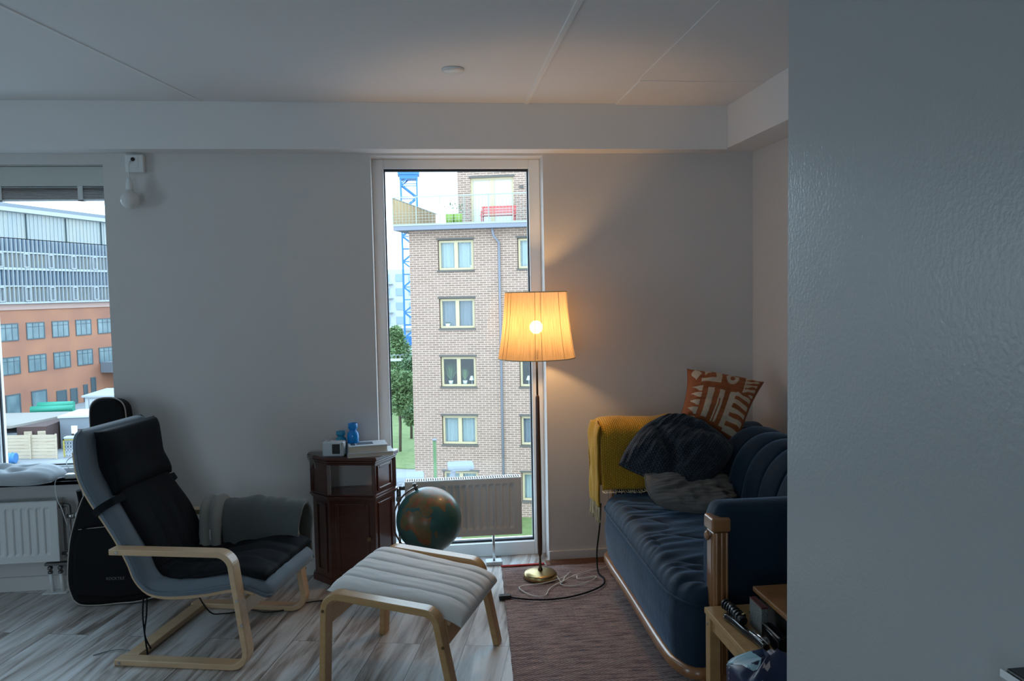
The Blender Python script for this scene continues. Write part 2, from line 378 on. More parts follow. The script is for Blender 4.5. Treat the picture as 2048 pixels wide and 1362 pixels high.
        if bevel:
            md = o.modifiers.new('bevel', 'BEVEL'); md.width = bevel; md.segments = seg; md.limit_method = 'ANGLE'; md.angle_limit = math.radians(40)
            md.harden_normals = False
        if subsurf:
            md = o.modifiers.new('subsurf', 'SUBSURF'); md.levels = md.render_levels = subsurf
        return o
def catmull(pts, k):
    out = []; n = len(pts)
    for i in range(n - 1):
        p0, p1, p2, p3 = pts[max(i - 1, 0)], pts[i], pts[i + 1], pts[min(i + 2, n - 1)]
        for j in range(k):
            t = j / k
            out.append(.5 * ((2 * p1) + (p2 - p0) * t + (2 * p0 - 5 * p1 + 4 * p2 - p3) * t * t + (3 * p1 - p0 - 3 * p2 + p3) * t ** 3))
    out.append(pts[-1].copy()); return out
def cat2(pts, k): return [(p.x, p.y) for p in catmull([Vector((a, b, 0)) for a, b in pts], k)]
def round_path(pts, r, n=8):
    out = [Vector(pts[0])]
    for i in range(1, len(pts) - 1):
        p = Vector(pts[i]); a = (Vector(pts[i - 1]) - p); b = (Vector(pts[i + 1]) - p); la, lb = a.length, b.length; a.normalize(); b.normalize()
        ang = a.angle(b); d = min(r / math.tan(ang / 2), la * .49, lb * .49)
        s0, s1 = p + a * d, p + b * d
        c = p + (a + b).normalized() * (d / math.cos(ang / 2)); v0, v1 = s0 - c, s1 - c
        tot = v0.angle(v1); sg = 1 if (v0.x * v1.y - v0.y * v1.x) > 0 else -1
        for k in range(n + 1):
            t = sg * tot * k / n; out.append(c + Vector((v0.x * math.cos(t) - v0.y * math.sin(t), v0.x * math.sin(t) + v0.y * math.cos(t))))
    out.append(Vector(pts[-1])); return [(p.x, p.y) for p in out]
def arcl(pts):
    d = [0]
    for a, b in zip(pts, pts[1:]): d.append(d[-1] + math.hypot(b[0] - a[0], b[1] - a[1]))
    return d
class Curve2:
    def __init__(s, pts, k=10): s.p = cat2(pts, k); s.d = arcl(s.p); s.L = s.d[-1]
    def at(s, a):
        t = max(0, min(1, a)) * s.L; i = 0
        while i < len(s.d) - 2 and s.d[i + 1] < t: i += 1
        f = (t - s.d[i]) / max(1e-9, s.d[i + 1] - s.d[i]); p, q = s.p[i], s.p[i + 1]
        return Vector((p[0] + (q[0] - p[0]) * f, p[1] + (q[1] - p[1]) * f))
    def nrm(s, a):
        e = .02; d = s.at(a + e) - s.at(a - e); d.normalize(); return Vector((-d.y, d.x))
def nz(x, y, z=0): return noise.noise(Vector((x, y, z)))
def text_mesh(mb_name, txt, size, material, parent, M, extr=.0006):
    cu = bpy.data.curves.new(mb_name, 'FONT'); cu.body = txt; cu.size = size; cu.extrude = extr; cu.align_x = 'CENTER'
    o = bpy.data.objects.new('tmp', cu); COL.objects.link(o)
    dg = bpy.context.evaluated_depsgraph_get(); me = bpy.data.meshes.new_from_object(o.evaluated_get(dg)); bpy.data.objects.remove(o)
    me.transform(chain(parent).inverted() @ M); n = bpy.data.objects.new(mb_name, me); COL.objects.link(n); n.parent = parent; me.materials.clear(); me.materials.append(MAT[material]); return n
def struct(o): return tag(o, kind='structure')

# ================================================================== room shell
YB, ZC = 4.33, 2.48
XL, XR, YR, XE, YE = -4.2, 1.85, -3.0, 0.80, 1.688
b = MB()
def wy(x0, x1, z0, z1): b.box((x0, YB, z0), (x1, YB + .30, z1))
wy(XL - .3, -3.0, 0, ZC); wy(-3.0, -1.6, 0, .56); wy(-3.0, -1.6, 2.19, ZC); wy(-1.6, -.253, 0, ZC); wy(-.253, .667, 2.232, ZC); wy(.667, XR + .3, 0, ZC)
struct(b.build('wall_back', 'wall', weld=False))
b = MB(); b.box((XR, YE - .1, 0), (XR + .3, YB, ZC)); struct(b.build('wall_right', 'wall'))
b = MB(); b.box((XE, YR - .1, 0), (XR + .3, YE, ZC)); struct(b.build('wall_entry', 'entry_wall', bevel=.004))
b = MB(); b.box((XL - .3, YR - .3, 0), (XL, 1.22, ZC)); b.box((XL - .3, 2.38, 0), (XL, YB, ZC)); b.box((XL - .3, 1.22, 0), (XL, 2.38, .45)); b.box((XL - .3, 1.22, 2.15), (XL, 2.38, ZC)); struct(b.build('wall_left', 'wall'))
b = MB(); b.box((XL, YR - .3, 0), (-2.18, YR, ZC)); b.box((-1.02, YR - .3, 0), (XE + .2, YR, ZC)); b.box((-2.18, YR - .3, 0), (-1.02, YR, .45)); b.box((-2.18, YR - .3, 2.15), (-1.02, YR, ZC)); struct(b.build('wall_front', 'wall'))
b = MB(); b.box((XL - .3, YR - .3, -.1), (XR + .3, YB + .30, 0)); struct(b.build('floor', 'floor'))
b = MB(); b.box((XL - .3, YR - .3, ZC), (XR + .3, YB + .30, ZC + .15)); struct(b.build('ceiling', 'ceiling'))
# beams under the ceiling
b = MB(); b.box((XL, 4.20, 2.243), (1.652, YB, ZC)); struct(b.build('trim_1', 'ceiling', bevel=.002))
b = MB(); b.box((1.652, YE, 2.250), (XR, YB, ZC)); struct(b.build('trim_2', 'ceiling', bevel=.002))
# joints of the ceiling slabs
def seam(name, p, q, w, h): b = MB(); b.bar((p[0], p[1], ZC - h / 2 + .001), (q[0], q[1], ZC - h / 2 + .001), w, h); struct(b.build(name, 'seam', bevel=.001))
seam('trim_3', (-1.07, 4.2), (-1.07 - .218 * 5.5, 4.2 - 5.5), .016, .005)
seam('trim_4', (.567, 4.2), (.50, -2.9), .022, .006)
b = MB(); b.box((1.04, 3.72, ZC - .006), (1.652, 4.2, ZC)); struct(b.build('trim_5', 'ceiling', bevel=.001))
b = MB(); b.box((1.03, 1.7, ZC - .003), (1.652, 3.72, ZC)); struct(b.build('trim_6', 'ceiling', bevel=.001))
# baseboards
b = MB(); b.box((XL, YB - .014, 0), (-.253, YB, .075)); struct(b.build('baseboard_left', 'wall', bevel=.002))
b = MB(); b.box((.667, YB - .014, 0), (XR, YB, .055)); struct(b.build('baseboard_back', 'wall', bevel=.002))
b = MB(); b.box((XR - .014, YE, 0), (XR, YB - .014, .055)); struct(b.build('baseboard_right', 'wall', bevel=.002))

def frame_rect(mb, x0, x1, z0, z1, y0, y1, w, wb=None, wt=None):
    wb = wb or w; wt = wt or w
    mb.box((x0, y0, z0), (x0 + w, y1, z1)); mb.box((x1 - w, y0, z0), (x1, y1, z1)); mb.box((x0 + w, y0, z0), (x1 - w, y1, z0 + wb)); mb.box((x0 + w, y0, z1 - wt), (x1 - w, y1, z1))
# tall window
w1 = empty('window_1', (.207, 4.5, 0), kind='structure')
b = MB(); frame_rect(b, -.253, .667, 0, 2.232, 4.45, 4.56, .062, .078, .05); b.build('window_frame', 'white_frame', w1, bevel=.004)
b = MB(); frame_rect(b, -.191, .605, .078, 2.182, 4.475, 4.50, .007, .012, .012); b.build('gasket', 'dark_gap', w1)
b = MB(); b.box((-.19, 4.50, .08), (.604, 4.506, 2.18)); b.build('pane', 'glass', w1)
# left window: two panes
w2 = empty('window_2', (-2.3, 4.5, .56), kind='structure')
b = MB(); frame_rect(b, -3.0, -1.60, .56, 2.19, 4.45, 4.56, .04, .05, .10); b.box((-2.34, 4.45, .61), (-2.245, 4.56, 2.09)); b.build('window_frame', 'white_frame', w2, bevel=.004)
b = MB(); frame_rect(b, -2.245, -1.64, .61, 2.09, 4.47, 4.50, .010); frame_rect(b, -2.96, -2.34, .61, 2.09, 4.47, 4.50, .010); b.build('casement', 'white_frame', w2)
b = MB(); frame_rect(b, -2.235, -1.65, .62, 2.08, 4.485, 4.50, .006); b.build('gasket', 'dark_gap', w2)
for x0, x1 in ((-2.245, -1.64), (-2.96, -2.34)):
    b = MB(); b.box((x0, 4.50, .61), (x1, 4.506, 2.09)); b.build('pane', 'glass', w2)
b = MB(); b.box((-3.0, 4.262, .560), (-1.60, 4.45, .580)); b.box((-3.03, 4.262, .560), (-1.57, 4.329, .580)); sl = b.build('window_sill', 'slate', w2, bevel=.003)
# windows added out of view, left and behind, to bring in more daylight
for nm, vert in (('added_window_left', True), ('added_window_rear', False)):
    w = empty(nm, (XL - .15, 1.8, 1.3) if vert else (-1.6, YR - .15, 1.3), PI / 2 if vert else 0, kind='structure')
    b = MB(); frame_rect(b, -.58, .58, -.85, .85, -.05, .05, .05); b.box((-.04, -.05, -.79), (.04, .05, .79)); b.build('window_frame', 'white_frame', w, world=False)
    for s_ in (-1, 1):
        b = MB(); b.box((min(s_ * .04, s_ * .53), 0, -.79), (max(s_ * .04, s_ * .53), .006, .79)); b.build('pane', 'glass', w, world=False)
struct_disc = MB().lathe([(.0, 0), (.048, 0), (.05, -.004), (.045, -.012), (.0, -.013)], (0.161, 3.573, ZC), 32, cap=False).build('ceiling_cover', 'white')
tag(struct_disc, 'small round white cover plate on the ceiling', 'ceiling plate')

# blind
t = empty('venetian_blind', (-2.0, 4.44, 2.02), label='raised venetian blind stacked at the top of the left window', cat='blind')
b = MB(); b.box((-2.96, 4.395, 2.088), (-1.602, 4.449, 2.188)); b.build('blind_cassette', 'cassette', t, bevel=.003)
b = MB()
for i in range(9): b.box((-2.94, 4.405, 2.026 + i * .0065), (-1.612, 4.447, 2.029 + i * .0065))
b.build('slat_stack', 'steel_dark', t)
b = MB(); b.box((-2.94, 4.402, 2.016), (-1.612, 4.448, 2.025)); b.build('bottom_rail', 'white', t, bevel=.002)
for x in (-2.75, -2.135, -1.74):
    b = MB(); b.box((x - .012, 4.393, 2.012), (x + .012, 4.401, 2.088)); b.box((x - .012, 4.393, 2.012), (x + .012, 4.43, 2.016)); b.build('ladder_clip', 'white', t)
b = MB(); b.tube([(-1.622, 4.40, 2.08), (-1.620, 4.40, 1.7), (-1.616, 4.40, 1.2), (-1.612, 4.40, .9)], .0012, 5); b.build('pull_cord', 'white', t)

# ceiling socket and bulb
t = empty('lamp_socket_box', (-1.43, 4.33, 2.18), label='white lamp outlet box on the wall under the beam', cat='socket')
b = MB(); b.box((-1.478, 4.292, 2.142), (-1.388, 4.329, 2.232)); b.build('housing', 'white', t, bevel=.006, seg=3)
b = MB(); b.box((-1.452, 4.289, 2.165), (-1.413, 4.2925, 2.225)); b.build('cover', 'white', t, bevel=.001)
b = MB(); b.lathe([(.0, 0), (.008, 0), (.010, .001), (.010, .003), (0, .003)], (0, 0, 0), 20, M=Matrix.Translation((-1.437, 4.288, 2.207)) @ Matrix.Rotation(PI / 2, 4, 'X'), cap=False); b.build('outlet_hole', 'black_plastic', t)
t = empty('hanging_light_bulb', (-1.45, 4.26, 2.0), label='unlit frosted bulb hanging in its holder below the outlet box', cat='light bulb')
b = MB(); b.tube([(-1.452, 4.288, 2.20), (-1.454, 4.272, 2.17), (-1.451, 4.262, 2.13), (-1.45, 4.26, 2.10)], .003, 6, smooth_steps=4); b.build('cord', 'white', t)
b = MB(); b.lathe([(.006, .11), (.010, .105), (.0165, .085), (.018, .06), (.018, .048)], (-1.45, 4.26, 2.0), 24); b.build('bulb_holder', 'white', t)
pr = [(.0135, .05), (.018, .045)] + [(.046 * math.sin(a), -.0 + .046 * math.cos(a)) for a in [math.radians(d) for d in range(35, 181, 10)]]
b = MB(); b.lathe([(r, z) for r, z in pr] + [(.0, -.046)], (-1.45, 4.26, 2.0), 28, cap=False); b.build('glass_bulb', 'bulb_glass', t)

# radiators
def radiator(x0, x1, z0, z1, yf, depth, label, nm='radiator'):
    t = empty(nm, ((x0 + x1) / 2, yf + depth / 2, z0), label=label, cat='radiator', group=None)
    xs = []; n = max(4, int((x1 - x0 - .06) / .036)); pitch_ = (x1 - x0 - .07) / n
    # front panel with pressed flutes
    prof = [(x0, 0), (x0 + .028, 0)]
    for i in range(n):
        a = x0 + .035 + i * pitch_; prof += [(a + pitch_ * .10, 0), (a + pitch_ * .28, .006), (a + pitch_ * .72, .006), (a + pitch_ * .90, 0)]
    prof += [(x1 - .028, 0), (x1, 0)]
    b = MB(); zs = [(z0, 0), (z0 + .030, 0), (z0 + .045, 1), (z1 - .045, 1), (z1 - .030, 0), (z1 - .004, 0)]
    V = [[b.b.verts.new((x, yf + d * k, z)) for x, d in prof] for z, k in zs]
    for A, B_ in zip(V, V[1:]):
        for i in range(len(prof) - 1): b.face([A[i], A[i + 1], B_[i + 1], B_[i]])
    b.box((x0 + .002, yf + .008, z0 + .004), (x1 - .002, yf + .014, z1 - .006)); b.build('front_panel', 'radiator', t)
    b = MB(); b.box((x0, yf, z0), (x0 + .003, yf + depth, z1 - .002)); b.box((x1 - .003, yf, z0), (x1, yf + depth, z1 - .002)); b.box((x0, yf - .001, z0 - .004), (x1, yf + .006, z0)); b.build('side_panel', 'radiator', t, bevel=.001)
    b = MB(); b.box((x0, yf + depth - .006, z0), (x1, yf + depth, z1 - .004)); b.box((x0 + .004, yf + .02, z0 + .01), (x1 - .004, yf + .024, z1 - .012)); b.build('rear_panel', 'radiator', t)
    b = MB(); b.box((x0, yf - .001, z1 - .003), (x1, yf + .006, z1)); b.box((x0, yf + depth - .006, z1 - .003), (x1, yf + depth, z1)); k = x0 + .006
    while k < x1 - .008: b.box((k, yf + .006, z1 - .003), (k + .0055, yf + depth - .006, z1)); k += .0125
    b.build('top_grille', 'radiator', t)
    return t
rd = radiator(-2.9, -1.868, .178, .488, 4.235, .062, 'white wall radiator under the left window')
for x in (-2.6, -2.05): b = MB(); b.box((x, 4.297, .22), (x + .03, 4.329, .45)); b.build('bracket', 'steel_dark', rd)
t = empty('radiator_pipework', (-1.88, 4.28, 0), label='chrome valves and white pipes beside the left radiator', cat='pipes')
b = MB(); b.tube([(-1.867, 4.265, .455), (-1.83, 4.265, .455), (-1.822, 4.265, .44), (-1.822, 4.265, .395)], .009, 10, smooth_steps=4); b.cyl((-1.868, 4.265, .455), (-1.848, 4.265, .455), .014); b.build('top_elbow', 'steel_dark', t)
b = MB(); b.cyl((-1.835, 4.265, .398), (-1.79, 4.265, .398), .011); b.cyl((-1.808, 4.265, .398), (-1.796, 4.265, .398), .015); b.build('valve_body', 'chrome', t)
b = MB(); b.cyl((-1.79, 4.265, .398), (-1.755, 4.265, .40), .018, .015); b.build('valve_knob', 'white', t, bevel=.002)
b = MB(); b.cyl((-1.822, 4.265, .40), (-1.822, 4.265, .20), .006); b.cyl((-1.866, 4.265, .205), (-1.81, 4.265, .205), .009); b.cyl((-1.845, 4.265, .205), (-1.83, 4.265, .205), .014); b.build('riser', 'steel_dark', t)
b = MB(); b.box((-1.955, 4.255, .145), (-1.82, 4.295, .158)); b.build('pipe_bracket', 'steel_dark', t, bevel=.002)
for x in (-1.935, -1.885):
    b = MB(); b.cyl((x, 4.275, .145), (x, 4.275, .105), .008); b.cyl((x, 4.275, .135), (x, 4.275, .122), .013, n=6); b.cyl((x, 4.275, .112), (x, 4.275, .100), .012, n=6); b.build('pipe_fitting', 'steel_dark', t)
    b = MB(); b.cyl((x, 4.275, .103), (x + .008, 4.275, .002), .009); b.build('floor_pipe', 'white', t)
b = MB(); b.box((-1.97, 4.245, 0), (-1.85, 4.312, .006)); b.build('floor_plate', 'white', t, bevel=.002)

r2 = radiator(-.118, .510, .185, .496, 4.262, .065, 'low white radiator on a floor stand before the tall window')
b = MB(); b.cyl((.358, 4.325, .005), (.358, 4.325, .200), .007, n=14); b.box((.343, 4.30, .172), (.373, 4.34, .192)); b.build('stand_post', 'chrome', r2)
b = MB(); b.box((.312, 4.297, 0), (.402, 4.362, .020)); b.build('stand_foot', 'white', r2, bevel=.003)
b = MB(); b.cyl((-.118, 4.295, .455), (-.15, 4.295, .455), .011); b.cyl((-.152, 4.295, .455), (-.152, 4.295, .39), .012); b.cyl((-.152, 4.27, .40), (-.152, 4.315, .40), .015); b.build('valve', 'steel_dark', r2)
b = MB(); b.cyl((-.152, 4.295, .40), (-.152, 4.295, .225), .007); b.cyl((-.12, 4.295, .22), (-.16, 4.295, .22), .010); b.cyl((-.152, 4.295, .22), (-.152, 4.295, .002), .008); b.build('pipe', 'chrome', r2)

# ================================================================== sill cushion and charger
t = empty('sill_cushion', (-2.18, 4.31, .58), label='grey tufted seat cushion lying on the window sill', cat='cushion')
TUFT = [(-.45, -.38), (.35, -.38), (-.45, .42), (.35, .42), (-.05, .02)]
def cu_t(a, t_):
    x = 2 * a - 1; e = max(0, (1 - abs(x) ** 5)) ** .5 * max(0, (1 - abs(t_) ** 4)) ** .5
    h = .072 * e * (1 + .12 * nz(x * 3, t_ * 3))
    for tx, ty in TUFT: h -= .045 * e * math.exp(-(((x - tx) / .16) ** 2 + ((t_ - ty) / .24) ** 2))
    for tx, ty in TUFT[:4]:
        dx, dy = x - (-.05 + (tx + .05) * .5), t_ - (.02 + (ty - .02) * .5); h -= .006 * e * math.exp(-((dx * dx + dy * dy) / .05))
    return h
b = MB(); b.slab(lambda a: Vector((-2.47 + .60 * a, 4.30 + .012 * math.sin(a * 5), .592)), lambda a: Vector((.0, .135 + .008 * math.sin(a * 9), 0)) * (1 - .35 * abs(2 * a - 1) ** 8), lambda a: Vector((0, 0, 1)), cu_t, 60, 30, under=.16)
b.build('cushion_body', 'grey_linen', t, weld=True)
b = MB(); b.tube([(-2.47 + .60 * a, 4.30 + .012 * math.sin(a * 5) - (.135 + .008 * math.sin(a * 9)) * (1 - .35 * abs(2 * a - 1) ** 8), .592) for a in [i / 30 for i in range(31)]], .0022, 6); b.build('piping', 'grey_linen', t)
t = empty('phone_charger', (-1.80, 4.33, .58), label='white charger with looped cable at the right end of the sill', cat='charger')
b = MB(); b.box((-1.855, 4.30, .581), (-1.795, 4.345, .606)); b.build('charger_block', 'white', t, bevel=.006, seg=3)
b = MB(); b.tube([(-1.80, 4.32, .60), (-1.83, 4.30, .64), (-1.85, 4.33, .67), (-1.82, 4.36, .69), (-1.80, 4.38, .66)], .0022, 6, smooth_steps=6)
b.tube([(-1.853, 4.31, .592), (-1.872, 4.27, .592), (-1.872, 4.235, .575), (-1.862, 4.225, .50), (-1.84, 4.225, .44), (-1.82, 4.225, .36)], .0022, 6, smooth_steps=6); b.build('cable', 'white', t)

# ================================================================== gig bag
t = empty('guitar_gig_bag', (-1.50, 4.05, 0), label='black padded guitar bag with pale piping leaning on the wall', cat='guitar bag')
# outline in bag plane: x across, h up the bag
OUT = [(-.215, .03), (-.235, .10), (-.232, .20), (-.215, .32), (-.185, .42), (-.155, .50), (-.118, .575), (-.096, .66), (-.088, .80), (-.088, .93), (-.078, .985), (-.045, 1.012), (0, 1.018), (.045, 1.012), (.078, .985), (.088, .93), (.088, .80), (.096, .66), (.118, .575), (.155, .50), (.19, .42), (.225, .32), (.245, .20), (.245, .10), (.215, .045), (.10, .012), (0, .006), (-.10, .0), (-.18, .005)]
bag_base = Vector((-1.518, 4.075, .0)); bag_up = Vector((-.065, .155, .985)).normalized(); bag_x = Vector((1, -.05, 0)).normalized(); bag_n = bag_x.cross(bag_up) * 1.0
if bag_n.y > 0: bag_n = -bag_n
def BP(x, h, d): return bag_base + bag_x * x + bag_up * h + bag_n * d
b = MB(); so = catmull([Vector((a, c, 0)) for a, c in OUT + [OUT[0]]], 4)[:-1]
def ring(d, k): return [b.b.verts.new(BP(p.x * k if k != 1 else p.x, .5 + (p.y - .5) * (1 - (1 - k) * .35), d)) for p in so]
rs = [ring(-.045, .96), ring(-.045, 1.0), ring(.035, 1.0), ring(.045, .97), ring(.052, .90)]
for A, B_ in zip(rs, rs[1:]):
    for i in range(len(A)): b.face([A[i], A[(i + 1) % len(A)], B_[(i + 1) % len(A)], B_[i]], smooth=True)
b.face(rs[0][::-1]); b.face(rs[-1]); b.build('bag_body', 'black_nylon', t)
b = MB(); b.tube([BP(p.x * .995, p.y, .038) for p in so], .0040, 6, closed=True); b.build('edge_piping', 'piping', t)
PK = [(-.19, .05), (-.20, .15), (-.19, .30), (-.15, .385), (.0, .40), (.15, .385), (.205, .28), (.215, .12), (.19, .055), (0, .03)]
b = MB(); pp = [(x, y) for x, y in PK]
A = [b.b.verts.new(BP(x, y, .045)) for x, y in pp]; B_ = [b.b.verts.new(BP(x * .96, .2 + (y - .2) * .96, .070)) for x, y in pp]
for i in range(len(A)): b.face([A[i], A[(i + 1) % len(A)], B_[(i + 1) % len(A)], B_[i]])
b.face(B_); b.build('front_pocket', 'black_nylon', t, bevel=.008, seg=3)
b = MB(); b.tube([BP(-.16, .372, .066), BP(0, .385, .073), BP(.14, .372, .066)], .0016, 5); b.build('pocket_zip', 'piping', t)
Mt = Matrix.Translation(BP(.005, .125, .0712)) @ Matrix(((bag_x.x, bag_up.x, bag_n.x, 0), (bag_x.y, bag_up.y, bag_n.y, 0), (bag_x.z, bag_up.z, bag_n.z, 0), (0, 0, 0, 1)))
text_mesh('logo_text', 'ROCKTILE', .019, 'taupe', t, Mt)
b = MB(); b.tube([BP(-.20, .42, -.03), BP(-.17, .50, .0), BP(-.165, .56, .03)], .012, 6); b.build('shoulder_strap', 'black_nylon', t)

# ================================================================== armchair
CH = (-1.296, 3.361, 0); CR = math.atan2(-.238, .971)
t = chair = empty('armchair', CH, CR, label='bentwood cantilever armchair with grey seat cushion', cat='armchair')
fp = round_path([(0.0, .475), (.515, .475), (.578, .0135), (0.0, .0135)], .062, 10)
for v in (0.0, .60):
    b = MB(); b.strip(fp, .025, v, v + .058); b.build('side_frame', 'birch', t, bevel=.004, world=False)
b = MB(); b.box((.015, .058, .001), (.075, .60, .026)); b.build('floor_crossbar', 'birch', t, bevel=.003, world=False)
b = MB(); b.strip([(.548, .215), (.542, .275)], .022, .058, .60); b.build('front_crossbar', 'birch', t, bevel=.003, world=False)
for v in (0.0, .658):
    for u_, z_ in ((.035, .475), (.022, .0135), (.545, .29), (.562, .19)):
        b = MB(); d = -1 if v == 0 else 1; b.cyl((u_, v, z_), (u_, v + d * .0025, z_), .0065, n=14); b.build('screw_head', 'chrome', t, world=False)
# seat shell curve (underside): from top of back down to front of seat, (u,z)
SC = Curve2([(-.190, .955), (-.180, .86), (-.168, .77), (-.128, .68), (-.058, .575), (-.005, .49), (.040, .40), (.066, .335), (.118, .285), (.20, .272), (.34, .285), (.49, .312), (.58, .300), (.640, .270)], 8)
def on(a, off): p = SC.at(a); n = SC.nrm(a); return (p.x + n.x * off, p.y + n.y * off)
for v in (.085, .535):
    b = MB(); b.strip([on(a / 60, -.012) for a in range(4, 58)], .018, v, v + .04); b.build('seat_rail', 'birch', t, bevel=.003, world=False)
for a_ in (.06, .22, .40):
    b = MB(); p = on(a_, -.006); q = on(a_ + .03, -.006); b.strip([p, q], .010, .125, .535); b.build('back_slat', 'birch', t, world=False)
def V3(p, v): return Vector((p.x, v, p.y))
def cshape(a, t_, T):
    e = (1 - min(1, abs(t_)) ** 10) ** .5 * (max(0, 1 - abs(2 * a - 1) ** 40)) ** .5
    return T * e
def chalf(a):
    # rounded upper corners
    s_ = a * SC.L; k = 1.0
    if s_ < .09: k = 1 - .20 * (1 - math.sqrt(max(0, 1 - (1 - s_ / .09) ** 2)))
    e_ = SC.L - s_
    if e_ < .05: k = 1 - .12 * (1 - math.sqrt(max(0, 1 - (1 - e_ / .05) ** 2)))
    return Vector((0, .262 * k, 0))
b = MB(); b.slab(lambda a: V3(SC.at(a), .33), chalf, lambda a: V3(SC.nrm(a), 0), lambda a, t_: cshape(a, t_, .052 + .006 * nz(a * 9, t_ * 3)), 110, 26, under=.22)
cu = b.build('seat_cushion', 'grey_cover', t, world=False, weld=True)
b = MB()
for s_ in (-1, 1): b.tube([V3(SC.at(a / 80), .33) + chalf(a / 80) * s_ * 1.0 + V3(SC.nrm(a / 80), 0) * .014 for a in range(0, 81)], .003, 6)
b.build('cushion_piping', 'grey_cover', cu, world=False)

# black padded cover lying on the chair
t = pad = empty('padded_seat_cover', CH, CR, label='black padded cover with head pillow draped over the armchair', cat='seat cover')
def pv(a): return .355 - .01 * a
def pt(a, t_):
    s_ = a
    e = (1 - min(1, abs(t_)) ** 8) ** .5 * (max(0, 1 - abs(2 * a - 1) ** 50)) ** .5
    T = .030
    if s_ > .30:
        for c in (-.42, .0, .42): T -= .009 * math.exp(-((t_ - c) / .05) ** 2) * min(1, (s_ - .30) / .06)
    for c in (.55, .74): T -= .012 * math.exp(-((s_ - c) / .010) ** 2)
    return (T + .004 * nz(a * 14, t_ * 4)) * e
A0, A1 = .035, .965
def mapa(a): return A0 + (A1 - A0) * a
def poff(a, t_):
    x = 0
    wr_ = .010 * nz(a * 12, t_ * 3, 4) if a > .7 else 0
    return V3(SC.nrm(mapa(a)), 0) * (.053 + x + wr_)
b = MB(); b.slab(lambda a: V3(SC.at(mapa(a)), .352), lambda a: Vector((0, (.205 + (.045 * min(1, max(0, a - .62) / .2)) + .006 * math.sin(a * 21)), 0)), lambda a: V3(SC.nrm(mapa(a)), 0), pt, 120, 36, under=.05, offs=poff)
b.build('quilted_pad', 'black_cloth', t, world=False, weld=True)
def ht(a, t_): return (.062 + .006 * nz(a * 4, t_ * 2)) * (1 - abs(t_) ** 6) ** .5 * (max(0, 1 - abs(2 * a - 1) ** 6)) ** .5
b = MB(); b.slab(lambda a: V3(SC.at(.012 + .245 * a), .352), lambda a: Vector((0, .212 + .012 * abs(2 * a - 1) ** 3, 0)), lambda a: V3(SC.nrm(.012 + .245 * a), 0), ht, 40, 30, under=.05, offs=lambda a, t_: V3(SC.nrm(.012 + .245 * a), 0) * .062)
b.build('head_pillow', 'black_cloth', t, world=False, weld=True)
b = MB(); pth = []
a_ = .275
p0 = SC.at(a_); n0 = SC.nrm(a_)
for vv, of in ((.17, .078), (.10, .068), (.066, .045), (.058, .02), (.066, -.016), (.12, -.022), (.55, -.022), (.60, .0), (.606, .03), (.59, .062), (.52, .078)): pth.append((vv, of))
rows = []
for vv, of in pth:
    c = V3(p0, vv) + V3(n0, 0) * of; d = SC.at(a_ + .012) - p0; dd = V3(d, 0).normalized() * .016
    rows.append((b.b.verts.new(c - dd), b.b.verts.new(c + dd)))
for A, B_ in zip(rows, rows[1:]): b.face([A[0], B_[0], B_[1], A[1]])
o = b.build('strap', 'black_cloth', t, world=False); md = o.modifiers.new('s', 'SOLIDIFY'); md.thickness = .003
for dx, zz, bend in ((0, .035, .004), (.016, .060, -.012)):
    b = MB(); b.tube([(.115 + dx, .045, .27), (.112 + dx, .04, .20), (.114 + dx + bend, .038, .12), (.125 + dx, .04, zz)], .0032, 6, smooth_steps=6); b.build('tie_string', 'black_cloth', t, world=False)

# grey throw over the far arm
t = throw = empty('wool_throw', CH, CR, label='folded grey wool throw draped over the far armrest of the armchair', cat='throw')
TP = Curve2([(.545, .315), (.548, .38), (.556, .45), (.572, .498), (.605, .515), (.645, .512), (.672, .49), (.682, .44), (.686, .36), (.688, .27)], 8)
def tcen(a, u): p = TP.at(a); return Vector((u, p.x, p.y))
def throw_fn(a, bb):
    u = .135 + .455 * bb; p = TP.at(a); n = TP.nrm(a)
    k = .014 * nz(a * 2.5, bb * 5) + .006 * nz(a * 6, bb * 14, 3) + .012 * max(0, math.sin(bb * 3.1)) * 1.0
    low = max(0, .2 - a) * 5; zz = -.03 * low * math.sin(bb * 3.0 + .3) - .02 * low * (1 - bb)
    return Vector((u + .012 * nz(a * 4, bb * 2, 7), p.x + n.x * k, p.y + n.y * k + zz))
b = MB(); b.grid(throw_fn, 50, 60, uvs=(1, 1)); o = b.build('blanket_body', 'wool', t, world=False); md = o.modifiers.new('s', 'SOLIDIFY'); md.thickness = .020; md.offset = -1 if False else 1
md = o.modifiers.new('b', 'BEVEL'); md.width = .008; md.segments = 3; md.limit_method = 'ANGLE'; md.angle_limit = math.radians(60)
TP2 = Curve2([(.500, .335), (.502, .37), (.512, .42), (.535, .485), (.575, .528), (.63, .532), (.675, .50), (.69, .40)], 8)
def throw2(a, bb):
    u = .115 + .085 * bb; p = TP2.at(a); n = TP2.nrm(a); k = .012 * math.sin(bb * 9 + a * 3) + .01 * nz(a * 5, bb * 3)
    return Vector((u + .05 * max(0, .55 - a) * (1 - .3 * bb), p.x + n.x * k - .012 * (1 - bb), p.y + n.y * k - .02 * (1 - bb) * (a < .4)))
b = MB(); b.grid(throw2, 40, 16); o = b.build('folded_end', 'wool_light', t, world=False); md = o.modifiers.new('s', 'SOLIDIFY'); md.thickness = .016; md.offset = 1
tag(o, 'paler folded end of the throw')
b = MB(); b.box((.175, .487, .375), (.188, .4885, .425)); b.build('care_label', 'white', t, world=False)

